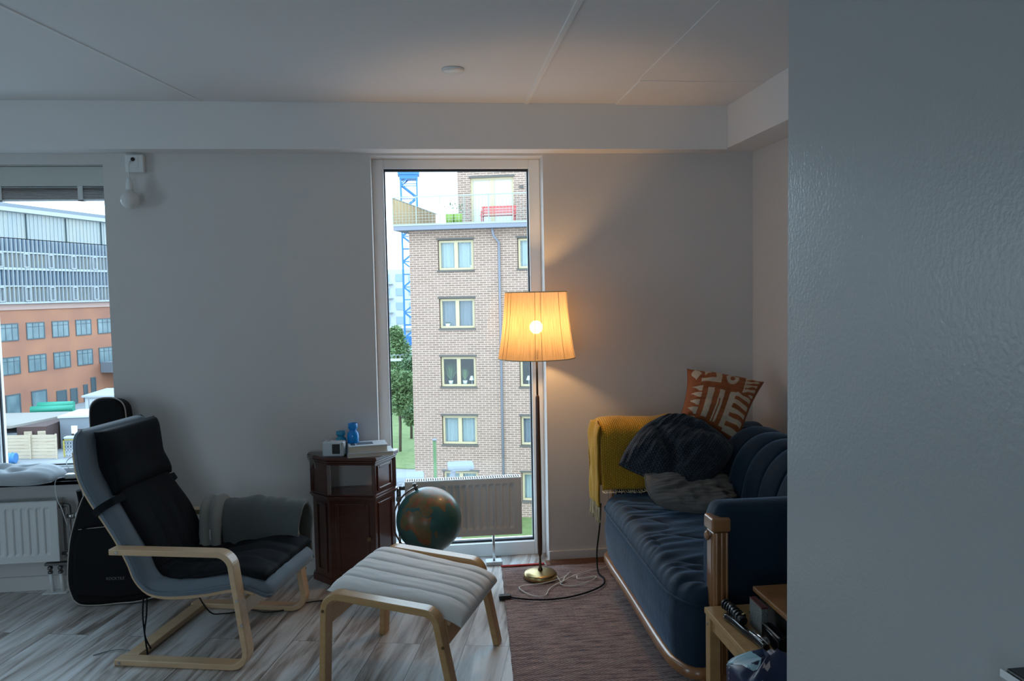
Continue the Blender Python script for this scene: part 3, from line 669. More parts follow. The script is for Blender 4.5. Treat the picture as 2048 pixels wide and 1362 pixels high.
# cables near the chair
b = MB(); b.tube([(-1.10, 3.72, .25), (-1.03, 3.78, .05), (-.97, 3.83, .008), (-.86, 3.86, .006), (-.78, 3.82, .006), (-.70, 3.83, .006), (-.62, 3.90, .006), (-.52, 3.92, .006), (-.47, 3.86, .006), (-.50, 3.98, .006)], .0035, 6, smooth_steps=8)
tag(b.build('power_cable', 'black_plastic'), 'black power cable lying on the floor beneath the armchair', 'cable')
b = MB(); b.tube([(-1.42, 3.47, .003), (-1.36, 3.50, .006), (-1.30, 3.50, .007), (-1.24, 3.46, .004)], .0022, 6, smooth_steps=6)
tag(b.build('loose_strand', 'steel_dark'), 'thin grey strand lying on the planks left of the armchair', 'strand')

# ================================================================== footstool
ST = (-.42, 2.98, 0); SR = math.atan2(-.358, .934)
t = empty('footstool', ST, SR, label='bentwood footstool with cream channelled cushion', cat='footstool')
sp = round_path([(.008, 0), (.028, .392), (.462, .352), (.532, 0)], .055, 10)
for v in (0.0, .552):
    b = MB(); b.strip(sp, .026, v, v + .056); b.build('side_frame', 'birch_dark', t, bevel=.004, world=False)
b = MB(); b.strip([(.492, .225), (.478, .305)], .020, .056, .552); b.build('crossbar', 'birch_dark', t, bevel=.003, world=False)
b = MB(); b.strip([(.022, .265), (.026, .335)], .020, .056, .552); b.build('crossbar', 'birch_dark', t, bevel=.003, world=False)
for v in (.066, .51):
    b = MB(); b.strip([(.045, .352), (.25, .335), (.45, .315), (.50, .295)], .014, v, v + .032); b.build('seat_rail', 'birch', t, bevel=.002, world=False)
for v in (0.0, .608):
    for u_, z_ in ((.024, .33), (.495, .235)):
        b = MB(); d = -1 if v == 0 else 1; b.cyl((u_, v, z_), (u_, v + d * .0025, z_), .006, n=14); b.build('screw_head', 'dark_brass', t, world=False)
SS = Curve2([(.012, .385), (.06, .378), (.20, .358), (.34, .340), (.44, .326), (.505, .308), (.545, .288)], 8)
def st_t(a, t_):
    e = (1 - abs(t_) ** 7) ** .5 * (max(0, 1 - abs(2 * a - 1) ** 12)) ** .5; T = .046
    q = (t_ + 1) / 2 * 5; f = abs(q - round(q)) if .4 < q < 4.6 else 1
    T -= .011 * math.exp(-(f / .055) ** 2); T -= .004 * (1 - min(1, f / .5)) 
    return (T + .003 * nz(a * 8, t_ * 8)) * e
b = MB(); b.slab(lambda a: V3(SS.at(a), .303), lambda a: Vector((0, .238 + .008 * math.sin(a * 7) , 0)), lambda a: V3(SS.nrm(a), 0), st_t, 70, 90, under=.35)
cc = b.build('cushion', 'cream', t, world=False, weld=True)
b = MB()
pts = [V3(SS.at(.0 + 1.0 * a / 30), .303 - .238) for a in range(31)] + [V3(SS.at(1), .303 + .238 * q) for q in (-1, -.5, 0, .5, 1)] + [V3(SS.at(1 - a / 30), .303 + .238) for a in range(31)]
b.tube(pts, .0025, 6, closed=True); b.build('edge_seam', 'cream', cc, world=False)

# ================================================================== corner cabinet
t = empty('corner_cabinet', (-.385, 4.2, 0), label='dark mahogany cabinet with open top niche beside the window', cat='cabinet')
PL = [(-.622, 4.305), (-.622, 4.255), (-.513, 4.128), (-.255, 4.072), (-.148, 4.275), (-.148, 4.305)]
cx, cy = -.385, 4.22
def off(k): return [(cx + (x - cx) * k, min(cy + (y - cy) * k, 4.305)) for x, y in PL]
b = MB(); b.prism(off(1.0), .652, .672); b.prism(off(.965), .640, .652); b.prism(off(.94), .630, .640); b.build('top_board', 'mahogany', t, bevel=.005, seg=3)
b = MB(); b.prism(off(.90), .03, .455); b.build('body', 'mahogany', t, bevel=.003)
b = MB(); b.prism(off(.95), 0, .035); b.build('plinth', 'mahogany', t, bevel=.004)
b = MB(); b.prism(off(.93), .447, .457); b.prism(off(.97), .457, .467); b.prism(off(.92), .467, .477); b.build('waist_moulding', 'mahogany', t, bevel=.003)
Q = off(.90)
def panel_between(p, q, z0, z1, th, mi_name, nm, inset=0.0, par=None):
    p, q = Vector((p[0], p[1], 0)), Vector((q[0], q[1], 0)); d = (q - p).normalized(); n = Vector((d.y, -d.x, 0)); p, q = p + d * inset, q - d * inset
    b = MB(); b.prism([(p.x, p.y), (q.x, q.y), (q.x - n.x * th, q.y - n.y * th), (p.x - n.x * th, p.y - n.y * th)], z0, z1); return b.build(nm, mi_name, par or t, bevel=.0015)
panel_between(Q[1], Q[2], .477, .632, .008, 'mahogany', 'niche_side', .012)
pn = panel_between(Q[3], Q[4], .477, .632, .008, 'mahogany', 'niche_side', .012)
for k in (1, 2, 3, 4):
    x, y = Q[k]; b = MB(); b.box((x - .010, y - .010, .477), (x + .010, y + .010, .634)); b.build('corner_post', 'mahogany', t, bevel=.002)
# framed panels on the right facet and the front
def moulding(p, q, z0, z1, w=.016, nm='panel_moulding'):
    p, q = Vector((p[0], p[1], 0)), Vector((q[0], q[1], 0)); d = (q - p).normalized(); n = Vector((d.y, -d.x, 0)); ln = (q - p).length
    M = Matrix(((d.x, n.x, 0, p.x), (d.y, n.y, 0, p.y), (0, 0, 1, 0), (0, 0, 0, 1))); b = MB()
    def bx(a0, a1, c0, c1): b.box((a0, -.001, c0), (a1, .006, c1), 0, M)
    i = .03; bx(i, i + w, z0, z1); bx(ln - i - w, ln - i, z0, z1); bx(i + w, ln - i - w, z0, z0 + w); bx(i + w, ln - i - w, z1 - w, z1)
    b.build(nm, 'mahogany', t, bevel=.004, seg=3)
moulding(Q[3], Q[4], .490, .622); moulding(Q[3], Q[4], .06, .43); moulding(Q[2], Q[3], .06, .43, .02); moulding(Q[1], Q[2], .06, .43)
b = MB(); b.cyl((-.30, 4.10, .25), (-.302, 4.078, .25), .009, .011, n=16); b.build('door_knob', 'dark_brass', t)
t = empty('twine', (-.61, 4.2, .67), label='frayed twine wrapped around the left corner of the cabinet top', cat='twine')
b = MB()
for k in range(7):
    x = -.60 + k * .004; b.tube([(x - .01, 4.20, .675), (x - .012, 4.195 - .01 * random.random(), .66), (x - .002, 4.20, .64), (x + .01 * random.random(), 4.19, .625 - .02 * random.random())], .0013, 5, smooth_steps=4)
b.tube([(-.622, 4.22, .674), (-.60, 4.19, .675), (-.57, 4.21, .676), (-.55, 4.20, .674)], .0015, 5, smooth_steps=4); b.build('twine_strands', 'wool_light', t)

# things on the cabinet
t = empty('clock_radio', (-.47, 4.17, .672), math.radians(-8), label='small white radio with a dark round speaker on the cabinet', cat='radio')
b = MB(); b.box((-.056, -.03, 0), (.056, .03, .078)); b.build('housing', 'book_cover', t, bevel=.010, seg=4, world=False)
b = MB(); b.box((-.004, -.033, .016), (.036, -.028, .066)); b.build('speaker_grille', 'black_plastic', t, bevel=.002, world=False)
b = MB(); b.box((.044, -.034, .004), (.056, -.029, .074)); b.build('trim_strip', 'chrome', t, bevel=.002, world=False)
b = MB(); b.cyl((-.03, 0, .078), (-.03, 0, .084), .010, n=18); b.build('dial', 'chrome', t, world=False)
def vase(nm, c, R, H, mt, lab):
    pr = [(0, 0), (R * .9, 0), (R, .006), (R, H * .60), (R * .92, H * .68), (R * .58, H * .755), (R * .60, H * .79), (R * .82, H * .84), (R * .82, H), (R * .72, H), (R * .72, H * .86), (R * .48, H * .78), (R * .85, H * .64), (R * .9, .008), (0, .008)]
    b = MB(); b.lathe(pr, c, 40, cap=False); return tag(b.build(nm, mt), lab, 'vase')
vase('bottle_vase', (-.378, 4.225, .672), .030, .158, 'blue_glass', 'taller bright blue glass bottle vase behind the books')
vase('bottle_vase', (-.442, 4.235, .672), .029, .116, 'teal_glass', 'shorter teal glass vase behind the radio')
def book(c, sx, sy, h, rz, lab, extras=False):
    t = empty('book', c, rz, label=lab, cat='book', group=None)
    b = MB(); b.box((-sx / 2 + .003, -sy / 2 + .003, .002), (sx / 2 - .003, sy / 2 - .003, h - .002)); b.build('pages', 'book_paper', t, world=False)
    b = MB(); b.box((-sx / 2, -sy / 2, 0), (sx / 2, sy / 2, .002)); b.box((-sx / 2, -sy / 2, h - .002), (sx / 2, sy / 2, h)); b.box((-sx / 2, -sy / 2, 0), (-sx / 2 + .002, sy / 2, h)); b.build('cover', 'book_cover', t, world=False)
    if extras:
        b = MB(); b.box((-.055, -.03, h), (.03, .035, h + .0006)); b.build('cover_picture', 'print_grey', t, world=False)
        b = MB(); b.box((-.085, -.04, h), (-.062, .03, h + .0006)); b.build('cover_title', 'office_frame', t, world=False)
book((-.292, 4.185, .672), .235, .15, .021, math.radians(9), 'lower of two stacked pale books on the cabinet')
book((-.305, 4.19, .6935), .20, .135, .034, math.radians(9), 'thick upper book with printed cover, topmost on the cabinet', True)

# ================================================================== globe
t = empty('globe', (.006, 3.95, 0), label='terrestrial globe with dark green seas standing behind the footstool', cat='globe')
LAND = {
 'africa': [(-17, 15), (-16, 22), (-10, 30), (-6, 35), (10, 37), (20, 32), (32, 31), (37, 21), (43, 11), (51, 12), (47, 4), (40, -4), (40, -15), (35, -22), (32, -29), (27, -34), (19, -35), (14, -24), (12, -16), (13, -8), (9, 1), (8, 4), (-3, 5), (-9, 5), (-15, 10)],
 'mad': [(44, -16), (50, -14), (48, -25), (44, -25)],
 'europe': [(-9, 37), (-9, 43), (-2, 44), (-4, 48), (3, 51), (8, 54), (8, 57), (5, 60), (10, 64), (20, 70), (32, 70), (60, 69), (90, 75), (140, 73), (180, 68), (160, 60), (140, 55), (135, 44), (128, 38), (122, 38), (122, 30), (112, 21), (108, 12), (104, 2), (99, 8), (97, 17), (90, 22), (80, 14), (77, 8), (73, 18), (67, 25), (57, 26), (50, 30), (56, 25), (59, 22), (52, 16), (44, 13), (39, 20), (35, 28), (36, 36), (28, 36), (26, 40), (30, 45), (22, 37), (19, 42), (13, 45), (18, 40), (16, 38), (10, 44), (3, 43), (-2, 37)],
 'sam': [(-80, 8), (-60, 10), (-50, 0), (-35, -6), (-40, -22), (-55, -34), (-65, -42), (-68, -54), (-74, -45), (-70, -18), (-80, -4)],
 'nam': [(-125, 48), (-165, 62), (-156, 71), (-120, 70), (-90, 68), (-78, 62), (-55, 52), (-66, 44), (-80, 26), (-97, 26), (-95, 17), (-84, 9), (-105, 20), (-117, 33)],
 'aus': [(114, -22), (130, -12), (142, -11), (153, -27), (148, -38), (131, -32), (115, -34)], 'ant': [(-180, -72), (180, -72), (180, -90), (-180, -90)]}
def inpoly(x, y, P_):
    c = False; j = len(P_) - 1
    for i in range(len(P_)):
        if (P_[i][1] > y) != (P_[j][1] > y) and x < (P_[j][0] - P_[i][0]) * (y - P_[i][1]) / (P_[j][1] - P_[i][1]) + P_[i][0]: c = not c
        j = i
    return c
RG = .162; gc = Vector((.006, 3.95, .375))
b = MB(); NU, NV = 300, 150
mat('globe_sea', (.020, .085, .082), .4, coat=.2, noise_col=((14, 14, 14), (.030, .12, .105), .2)); mat('globe_land', (.22, .10, .032), .42, coat=.15, noise_col=((30, 30, 30), (.09, .10, .04), .2)); mat('globe_red', (.27, .10, .025), .42, coat=.15, noise_col=((30, 30, 30), (.15, .05, .02), .2))
# orientation: lon 12, lat 12 faces the camera; axis leans to the left away
fwd = (Vector((0, 0, 1.51)) - gc).normalized()
axis = Vector((-.36, .10, .93)).normalized()
ex = (fwd - axis * fwd.dot(axis)).normalized(); ey = axis.cross(ex)
LON0 = 45
def gp(lon, lat, R=RG):
    lo, la = math.radians(lon - LON0), math.radians(lat); return gc + (ex * math.cos(lo) * math.cos(la) + ey * math.sin(lo) * math.cos(la) + axis * math.sin(la)) * R
def gmi(i, j):
    lon, lat = -180 + 360 * i, -90 + 180 * j
    lon += 2.0 * nz(lon * .12, lat * .12); lat2 = lat + 2.0 * nz(lon * .1, lat * .1, 9)
    for k, pg in LAND.items():
        if inpoly(lon, lat2, pg): return 2 if nz(lon * .045, lat * .06, 3) > .18 else 1
    return 0
b.grid(lambda i, j: gp(-180 + 360 * i, -90 + 180 * j), NU, NV, mfn=gmi)
b.build('sphere', ['globe_sea', 'globe_land', 'globe_red'], t, weld=True)
b = MB(); side = axis.cross(fwd).normalized()
if side.x > 0: side = -side
pts = []
for k in range(0, 37):
    a = math.radians(-4 + 188 * k / 36); pts.append(gc + (axis * math.cos(a) + side * math.sin(a)) * (RG + .014))
up_ = axis.cross(side).normalized(); rows = []
for k, p in enumerate(pts):
    n = (p - gc).normalized(); rows.append([b.b.verts.new(p + n * sx * .0035 + up_ * sy * .009) for sx, sy in ((-1, -1), (1, -1), (1, 1), (-1, 1))])
for A, B_ in zip(rows, rows[1:]):
    for k in range(4): b.face([A[k], A[(k + 1) % 4], B_[(k + 1) % 4], B_[k]], smooth=False)
b.face(rows[0][::-1]); b.face(rows[-1]); b.build('meridian_arc', 'walnut', t)
b = MB(); b.cyl(gc + axis * (RG - .002), gc + axis * (RG + .024), .009, .006, n=16); b.cyl(gc + axis * (RG + .022), gc + axis * (RG + .034), .011, .009, n=16); b.build('pole_pin', 'steel_dark', t); b = MB(); b.cyl(gc - axis * (RG - .002), gc - axis * (RG + .02), .006); b.build('pole_pin', 'steel_dark', t)
low = gc - Vector((0, 0, RG + .018)); b = MB(); b.lathe([(0, 0), (.115, 0), (.12, .008), (.115, .02), (.05, .03), (.02, .045), (.014, .10), (.018, .14), (.012, low.z - .004), (0, low.z - .002)], (gc.x - .02, gc.y + .0, 0), 36, cap=False); b.build('stand', 'walnut', t)

# ================================================================== floor lamp
lx, ly = .577, 4.055
t = floor_lamp = empty('floor_lamp', (lx, ly, .012), label='lit floor lamp with pleated thread shade and brass foot', cat='floor lamp')
Z0 = .012
b = MB(); b.lathe([(0, 0), (.086, 0), (.090, .003), (.084, .022), (.080, .026), (.060, .030), (.012, .037), (0, .037)], (lx, ly, Z0), 56, cap=False); b.build('base', 'brass', t)
b = MB(); b.lathe([(.013, 0), (.012, .008), (.007, .018), (.0055, .05), (.0055, .09)], (lx, ly, Z0 + .036), 20); b.build('lower_stem', 'dark_brass', t)
b = MB(); b.lathe([(.006, 0), (.011, .014), (.013, .05), (.013, .50), (.0105, .83), (.0085, .842), (.006, .845)], (lx, ly, .122), 24); b.build('wooden_stem', 'walnut', t)
b = MB(); b.cyl((lx, ly, .965), (lx, ly, 1.245), .0055, n=16); b.build('upper_stem', 'dark_brass', t)
b = MB(); b.cyl((lx, ly, 1.235), (lx, ly, 1.285), .017, n=20); b.build('bulb_holder', 'black_plastic', t)
ZB = 1.318
b = MB(); b.lathe([(.013, -.034), (.016, -.028)] + [(.034 * math.sin(math.radians(a)), -.034 * math.cos(math.radians(a))) for a in range(32, 180, 12)] + [(0, .034)], (lx, ly, ZB), 24, cap=False); b.build('lit_bulb', 'bulb_lit', t)
SZ0, SZ1, R0_, R1_ = 1.160, 1.498, .197, .157
def sh(i, j):
    a = 2 * PI * i; z = SZ0 + (SZ1 - SZ0) * j; r = R0_ + (R1_ - R0_) * j - .006 * math.sin(PI * j) + .0005 * math.sin(a * 120) + .0006 * math.sin(a * 47)
    return Vector((lx + r * math.cos(a), ly + r * math.sin(a), z))
b = MB(); b.grid(sh, 480, 10, close_u=True); b.build('lamp_shade', 'lamp_shade', t)
b = MB()
mat('shade_thread', (.16, .10, .05), .9)
for k in range(13):
    i = (k + .4 * math.sin(k * 3.7)) / 13; b.tube([sh(i + .002 * j / 8, j / 8) + (sh(i, j / 8) - Vector((lx, ly, sh(i, j / 8).z))).normalized() * .0015 for j in range(9)], .0009, 5)
b.build('thread_ribs', 'shade_thread', t)
for z, r in ((SZ0, R0_), (SZ1, R1_)):
    b = MB(); b.tube([(lx + r * math.cos(2 * PI * k / 48), ly + r * math.sin(2 * PI * k / 48), z) for k in range(48)], .0028, 6, closed=True)
    b.build('shade_rim', 'fringe', t)
b = MB()
for k in range(3):
    a = 2 * PI * k / 3 + .4; b.cyl((lx, ly, 1.245), (lx + (R0_ - .04) * math.cos(a), ly + (R0_ - .04) * math.sin(a), 1.235), .0015, n=6); b.cyl((lx + (R0_ - .04) * math.cos(a), ly + (R0_ - .04) * math.sin(a), 1.235), (lx + R0_ * math.cos(a), ly + R0_ * math.sin(a), SZ0 + .01), .0015, n=6)
b.build('shade_carrier', 'dark_brass', t)

# ================================================================== rug and cables
t = empty('rag_rug', (1.0, 2.6, 0), label='flat woven rag rug in muted red and grey before the sofa', cat='rug')
def rugf(a, c):
    x0 = .392 - .0625 * (4.245 - (4.24 - 2.45 * a)) ; y = 4.245 - 2.45 * a; x = x0 + (1.55 - x0) * c + .004 * nz(a * 30, 1) * (c < .02)
    return Vector((x, y + .022 * math.sin(c * 3.1) * (a < .02) , .006 + .0015 * nz(a * 20, c * 12)))
b = MB(); b.grid(rugf, 120, 60); o = b.build('woven_body', 'rug', t); md = o.modifiers.new('s', 'SOLIDIFY'); md.thickness = .006; md.offset = -1
b = MB(); b.grid(lambda a, c: Vector((.388 + .24 * a, 4.236 + .010 * a + .022 * c, .012 + .006 * math.sin(PI * c) * (1 - a * .7))), 20, 6); o = b.build('red_border', 'red_cloth', t); md = o.modifiers.new('s', 'SOLIDIFY'); md.thickness = .004
mat('mesh_underlay', (.20, .095, .06), .9)
b = MB()
for k in range(70):
    for j in range(4):
        x = .66 + k * .0082 + (j % 2) * .004; y = 4.240 + j * .016
        b.bar((x, y, .012), (x + .0045, y + .013, .0125), .003, .003)
b.box((.64, 4.232, .005), (1.26, 4.312, .009)); o = b.build('mesh_edge', 'mesh_underlay', t)
b = MB(); b.tube([(.655, 4.00, .030), (.672, 3.955, .015), (.70, 4.02, .0145), (.745, 4.10, .0145), (.70, 4.03, .0145), (.60, 3.965, .0145), (.52, 3.945, .0145), (.40 + .055, 3.93, .0145), (.455, 3.88, .0145), (.50, 3.80, .0145), (.56, 3.79, .0145), (.60, 3.88, .0145), (.66, 3.95, .0145), (.76, 4.03, .018), (.765, 3.99, .0145), (.86, 4.01, .0145), (.83, 3.955, .0145), (.74, 3.90, .0145), (.66, 3.925, .016), (.74, 4.02, .018), (.86, 4.10, .0145), (.95, 4.15, .0145), (1.0, 4.24, .03), (1.02, 4.27, .12)], .0028, 6, smooth_steps=6)
b.build('power_cord', 'cable_white', floor_lamp)
t = empty('extension_cable', (.36, 3.81, 0), label='black fabric extension cable curling across the rug edge', cat='cable')
b = MB(); b.tube([(.395, 3.80, .012), (.44, 3.765, .016), (.54, 3.735, .0165), (.66, 3.745, .0165), (.78, 3.80, .0165), (.87, 3.88, .0165), (.895, 3.97, .0165), (.885, 4.06, .02), (.90, 4.15, .10), (.925, 4.19, .22), (.94, 4.22, .34)], .0042, 8, smooth_steps=8); b.build('cable', 'black_cloth', t)
b = MB(); b.box((.335, 3.79, .002), (.395, 3.822, .026)); b.build('socket_end', 'black_plastic', t, bevel=.005)

# ================================================================== sofa
t = sofa = empty('sofa', (1.35, 3.2, 0), label='dark blue velvet sofa with channelled back and wooden trim', cat='sofa')
# plan outline of the seat front, (x,y) from far to near
FR = Curve2([(1.05, 3.862), (.93, 3.858), (.880, 3.82), (.868, 3.70), (.862, 3.4), (.855, 3.1), (.850, 2.85), (.852, 2.70), (.862, 2.655), (.882, 2.605), (.925, 2.580), (1.1, 2.575)], 10)
def fr(a, z, o_): p = FR.at(a); n = FR.nrm(a); s_ = -1 if True else 1; return Vector((p.x + n.x * o_ * s_, p.y + n.y * o_ * s_, z))
# choose outward sign
tst = FR.at(.5); tn = FR.nrm(.5); SG = 1 if tn.x < 0 else -1
def fr(a, z, o_): p = FR.at(a); n = FR.nrm(a); return Vector((p.x + n.x * o_ * SG, p.y + n.y * o_ * SG, z))
b = MB(); b.grid(lambda a, c: fr(a, .20 + .225 * c, .012 * math.sin(PI * c) + .003 * nz(a * 9, c * 4) - .004), 90, 12)
b.box((1.0, 2.60, .205), (1.70, 3.84, .40)); b.build('seat_base', 'velvet', t)
b = MB()
rows = []
for k in range(91):
    a = k / 90; rows.append([b.b.verts.new(fr(a, z, o_)) for z, o_ in ((.168, -.02), (.165, .010), (.172, .016), (.196, .014), (.204, .004), (.204, -.02))])
for A, B_ in zip(rows, rows[1:]):
    for k in range(6): b.face([A[k], A[(k + 1) % 6], B_[(k + 1) % 6], B_[k]], smooth=True)
b.face(rows[0][::-1]); b.face(rows[-1]); b.box((1.0, 2.56, .168), (1.74, 3.86, .204)); b.build('wooden_rail', 'sofa_wood', t)
def seat(a, c):
    f = fr(.04 + .92 * a, 0, .006); bx_ = 1.46; x = f.x + (bx_ - f.x) * c; yb = 3.86 - 1.30 * a; y = f.y + (yb - f.y) * min(1, c * 1.6)
    ed = min(1, (c / .10)) ; ed = math.sqrt(max(0, 1 - (1 - ed) ** 2)); en = min(1, min(a, 1 - a) / .07); en = math.sqrt(max(0, 1 - (1 - en) ** 2))
    z = .428 + (.058 + .014 * math.sin(PI * a)) * ed * (.35 + .65 * en)
    ph = y * 2.2 + x * 7.0
    z += .0065 * ed * en * nz(ph * .6, y * 13 - x * 4.5, 2) + .005 * ed * nz(x * 4, y * 5, 6) + .0045 * ed * math.exp(-c * 5) * math.sin(a * 130 + 5 * nz(a * 9, 0)) - .012 * ed * en * math.exp(-abs(nz(x * 2.2 + 3, y * 5.5 + x * 2.6, 1)) / .05) * (.4 + .6 * max(0, nz(x * 3, y * 2, 8) + .5))
    return Vector((x, y, z))
b = MB(); b.grid(seat, 420, 110); st = b.build('seat_cushion', 'velvet', t)
b = MB(); b.tube([fr(.04 + .92 * k / 90, .428, .010) for k in range(91)], .0045, 8); b.build('welt', 'velvet', st)
# back: rolled channels
BKC = Curve2([(1.385, .44), (1.392, .56), (1.415, .67), (1.46, .755), (1.53, .81), (1.61, .822), (1.69, .795), (1.74, .72), (1.76, .55), (1.765, .30)], 8)
Y0, Y1 = 2.60, 3.90; NCH = 8
def back(a, c):
    y = Y0 + (Y1 - Y0) * c; q = c * NCH; f = abs(q - round(q)); k = .5 * (1 - math.exp(-(f / .16) ** 1.0)) ; dip = .016 * math.exp(-(f / .13)) + .016 * math.exp(-(f / .035) ** 2)
    p = BKC.at(a); n = BKC.nrm(a); d = -dip + .010 * math.sin(PI * (q % 1))
    endk = max(0, (c - .86) / .14); sag = .10 * endk ** 2
    return Vector((p.x + n.x * d + .05 * endk ** 2, y - .10 * endk * math.sin(a * PI * .5) * 0, p.y + n.y * d - sag * min(1, a * 2.2)))
nn_ = BKC.nrm(.1)
if nn_.x > 0:
    _n = BKC.nrm; BKC.nrm = lambda a: -_n(a)
b = MB(); b.grid(back, 50, 480); b.build('backrest', 'velvet', t)
def arm(y0, y1, nm, zt=.775):
    r = .045; w = y1 - y0; sec = []
    b = MB()
    prof = [(y0, .22), (y0 - .004, .45), (y0 - .006, zt - .06), (y0 + .004, zt - .022), (y0 + w * .22, zt - .003), (y0 + w * .5, zt + .003), (y0 + w * .78, zt - .003), (y1 - .004, zt - .022), (y1 + .006, zt - .06), (y1 + .004, .45), (y1, .22)]
    C_ = Curve2(prof, 5)
    def af(a, c):
        p = C_.at(c); x = .955 + .78 * a; cyy, czz = (y0 + y1) / 2, .5; e = min(1, a / .045); k = .82 + .18 * math.sqrt(max(0, 1 - (1 - e) ** 2)) if a < .045 else 1
        g = .003 * math.sin(c * 150) * math.exp(-a * 14)
        return Vector((x, cyy + (p.x - cyy) * k, czz + (p.y - czz) * (k if p.y > czz else 1) + g))
    b.grid(af, 40, 60)
    vs = [b.b.verts.new(af(0, c / 60)) for c in range(61)]; b.face(vs[::-1]); vs = [b.b.verts.new(af(1, c / 60)) for c in range(61)]; b.face(vs)
    return b.build(nm, 'velvet', t)
arm(2.545, 2.66, 'armrest'); arm(3.90, 4.12, 'armrest', .79)
for y0, y1 in ((2.53, 2.60), (3.98, 4.05)):
    b = MB(); b.box((.945, y0, .17), (.998, y1, .690)); b.box((.938, y0 - .006, .690), (1.004, y1 + .006, .738)); pst = b.build('arm_post', 'sofa_wood', t, bevel=.008, seg=4)
    b = MB(); b.box((.9425, y0 + .016, .20), (.948, y1 - .016, .672)); b.cyl((.955, y0 - .004, .20), (.955, y0 - .004, .69), .0045); b.cyl((.972, y0 - .004, .20), (.972, y0 - .004, .69), .0045); b.cyl((.989, y0 - .004, .20), (.989, y0 - .004, .69), .0045); b.build('fluting', 'sofa_wood', pst, bevel=.002)
    b = MB(); b.lathe([(.0, 0), (.016, 0), (.018, .004), (.010, .010), (0, .010)], (0, 0, 0), 20, M=Matrix.Translation((.9385, (y0 + y1) / 2, .672)) @ Matrix.Rotation(-PI / 2, 4, 'Y'), cap=False); b.build('rosette', 'sofa_wood', pst)
for x, y in ((.96, 4.03), (.96, 2.62), (1.68, 4.03), (1.68, 2.62)):
    b = MB(); b.lathe([(.020, 0.006), (.024, .02), (.036, .168)], (x, y, 0), 4, M=Matrix.Translation((x, y, 0)) @ Matrix.Rotation(PI / 4, 4, 'Z') @ Matrix.Translation((-x, -y, 0))); b.build('leg', 'sofa_wood', t, bevel=.003, smooth=False)

# mustard blanket on the far arm
t = empty('mustard_blanket', (1.1, 3.98, .5), label='mustard yellow fringed blanket hung over the far sofa arm', cat='blanket')
MP = Curve2([(3.856, .500), (3.868, .58), (3.872, .70), (3.880, .775), (3.915, .815), (3.98, .832), (4.06, .825), (4.12, .79), (4.145, .70), (4.15, .45)], 8)
def bl(a, c):
    p = MP.at(a); x = .862 + .62 * c; n = MP.nrm(a); k = .010 * nz(a * 4, c * 5, 2) + .006 * nz(a * 9, c * 9, 5)
    fo = -.022 * math.sin(c * 9 + a * 2) * max(0, .35 - a) - .03 * max(0, .4 - a) * (1 - c)
    return Vector((x + .006 * nz(a * 7, 3) , p.x + fo - .012 + n.x * k, p.y + n.y * k + .012 - .022 * math.exp(-c / .03) * (.25 < a < .75) - .018 * (c > .0) * nz(c * 3, 8) * (a < .1)))
def bfront(a, c):   # the piece falling over the front end of the arm
    y = 3.862 + .20 * c; z = .828 - .405 * a; p = Vector((.862 - .010 * math.sin(min(1, a * 6) * PI / 2) + .012 * nz(a * 3, c * 4, 1) - .006 * math.sin(c * 9), y - .01 + .004 * math.sin(a * 5), z + .012 * math.sin(PI * c) * (1 - a))); return p
b = MB(); b.grid(bl, 60, 50, uvs=(1.2, .8)); b.grid(bfront, 36, 24, uvs=(.5, .4)); o = b.build('blanket_body', 'mustard', t); md = o.modifiers.new('s', 'SOLIDIFY'); md.thickness = .010; md.offset = 0
b = MB(); random.seed(3)
for k in range(34):
    c = k / 33; p = bfront(1, c); l = .075 + .02 * random.random()
    b.tube([p, p + Vector((-.004 + .006 * random.random(), .003, -l * .5)), p + Vector((.004 * random.uniform(-2, 2), .006 * random.uniform(-1, 1), -l))], .0022, 5, smooth_steps=3)
tag(b.build('fringe', 'fringe', t), 'cream fringe hanging at the front'); b = MB()
for k in range(60):
    c = k / 59; p = bl(0, c) + Vector((0, -.006, -.002)); l = .04 + .02 * random.random()
    b.tube([p, p + Vector((.006 * random.uniform(-1, 1), -l * .5, -.004)), p + Vector((.02 * random.uniform(-1, 1), -l, -.004 + .008 * random.random()))], .0022, 5, smooth_steps=3)
b.build('fringe', 'fringe', t)

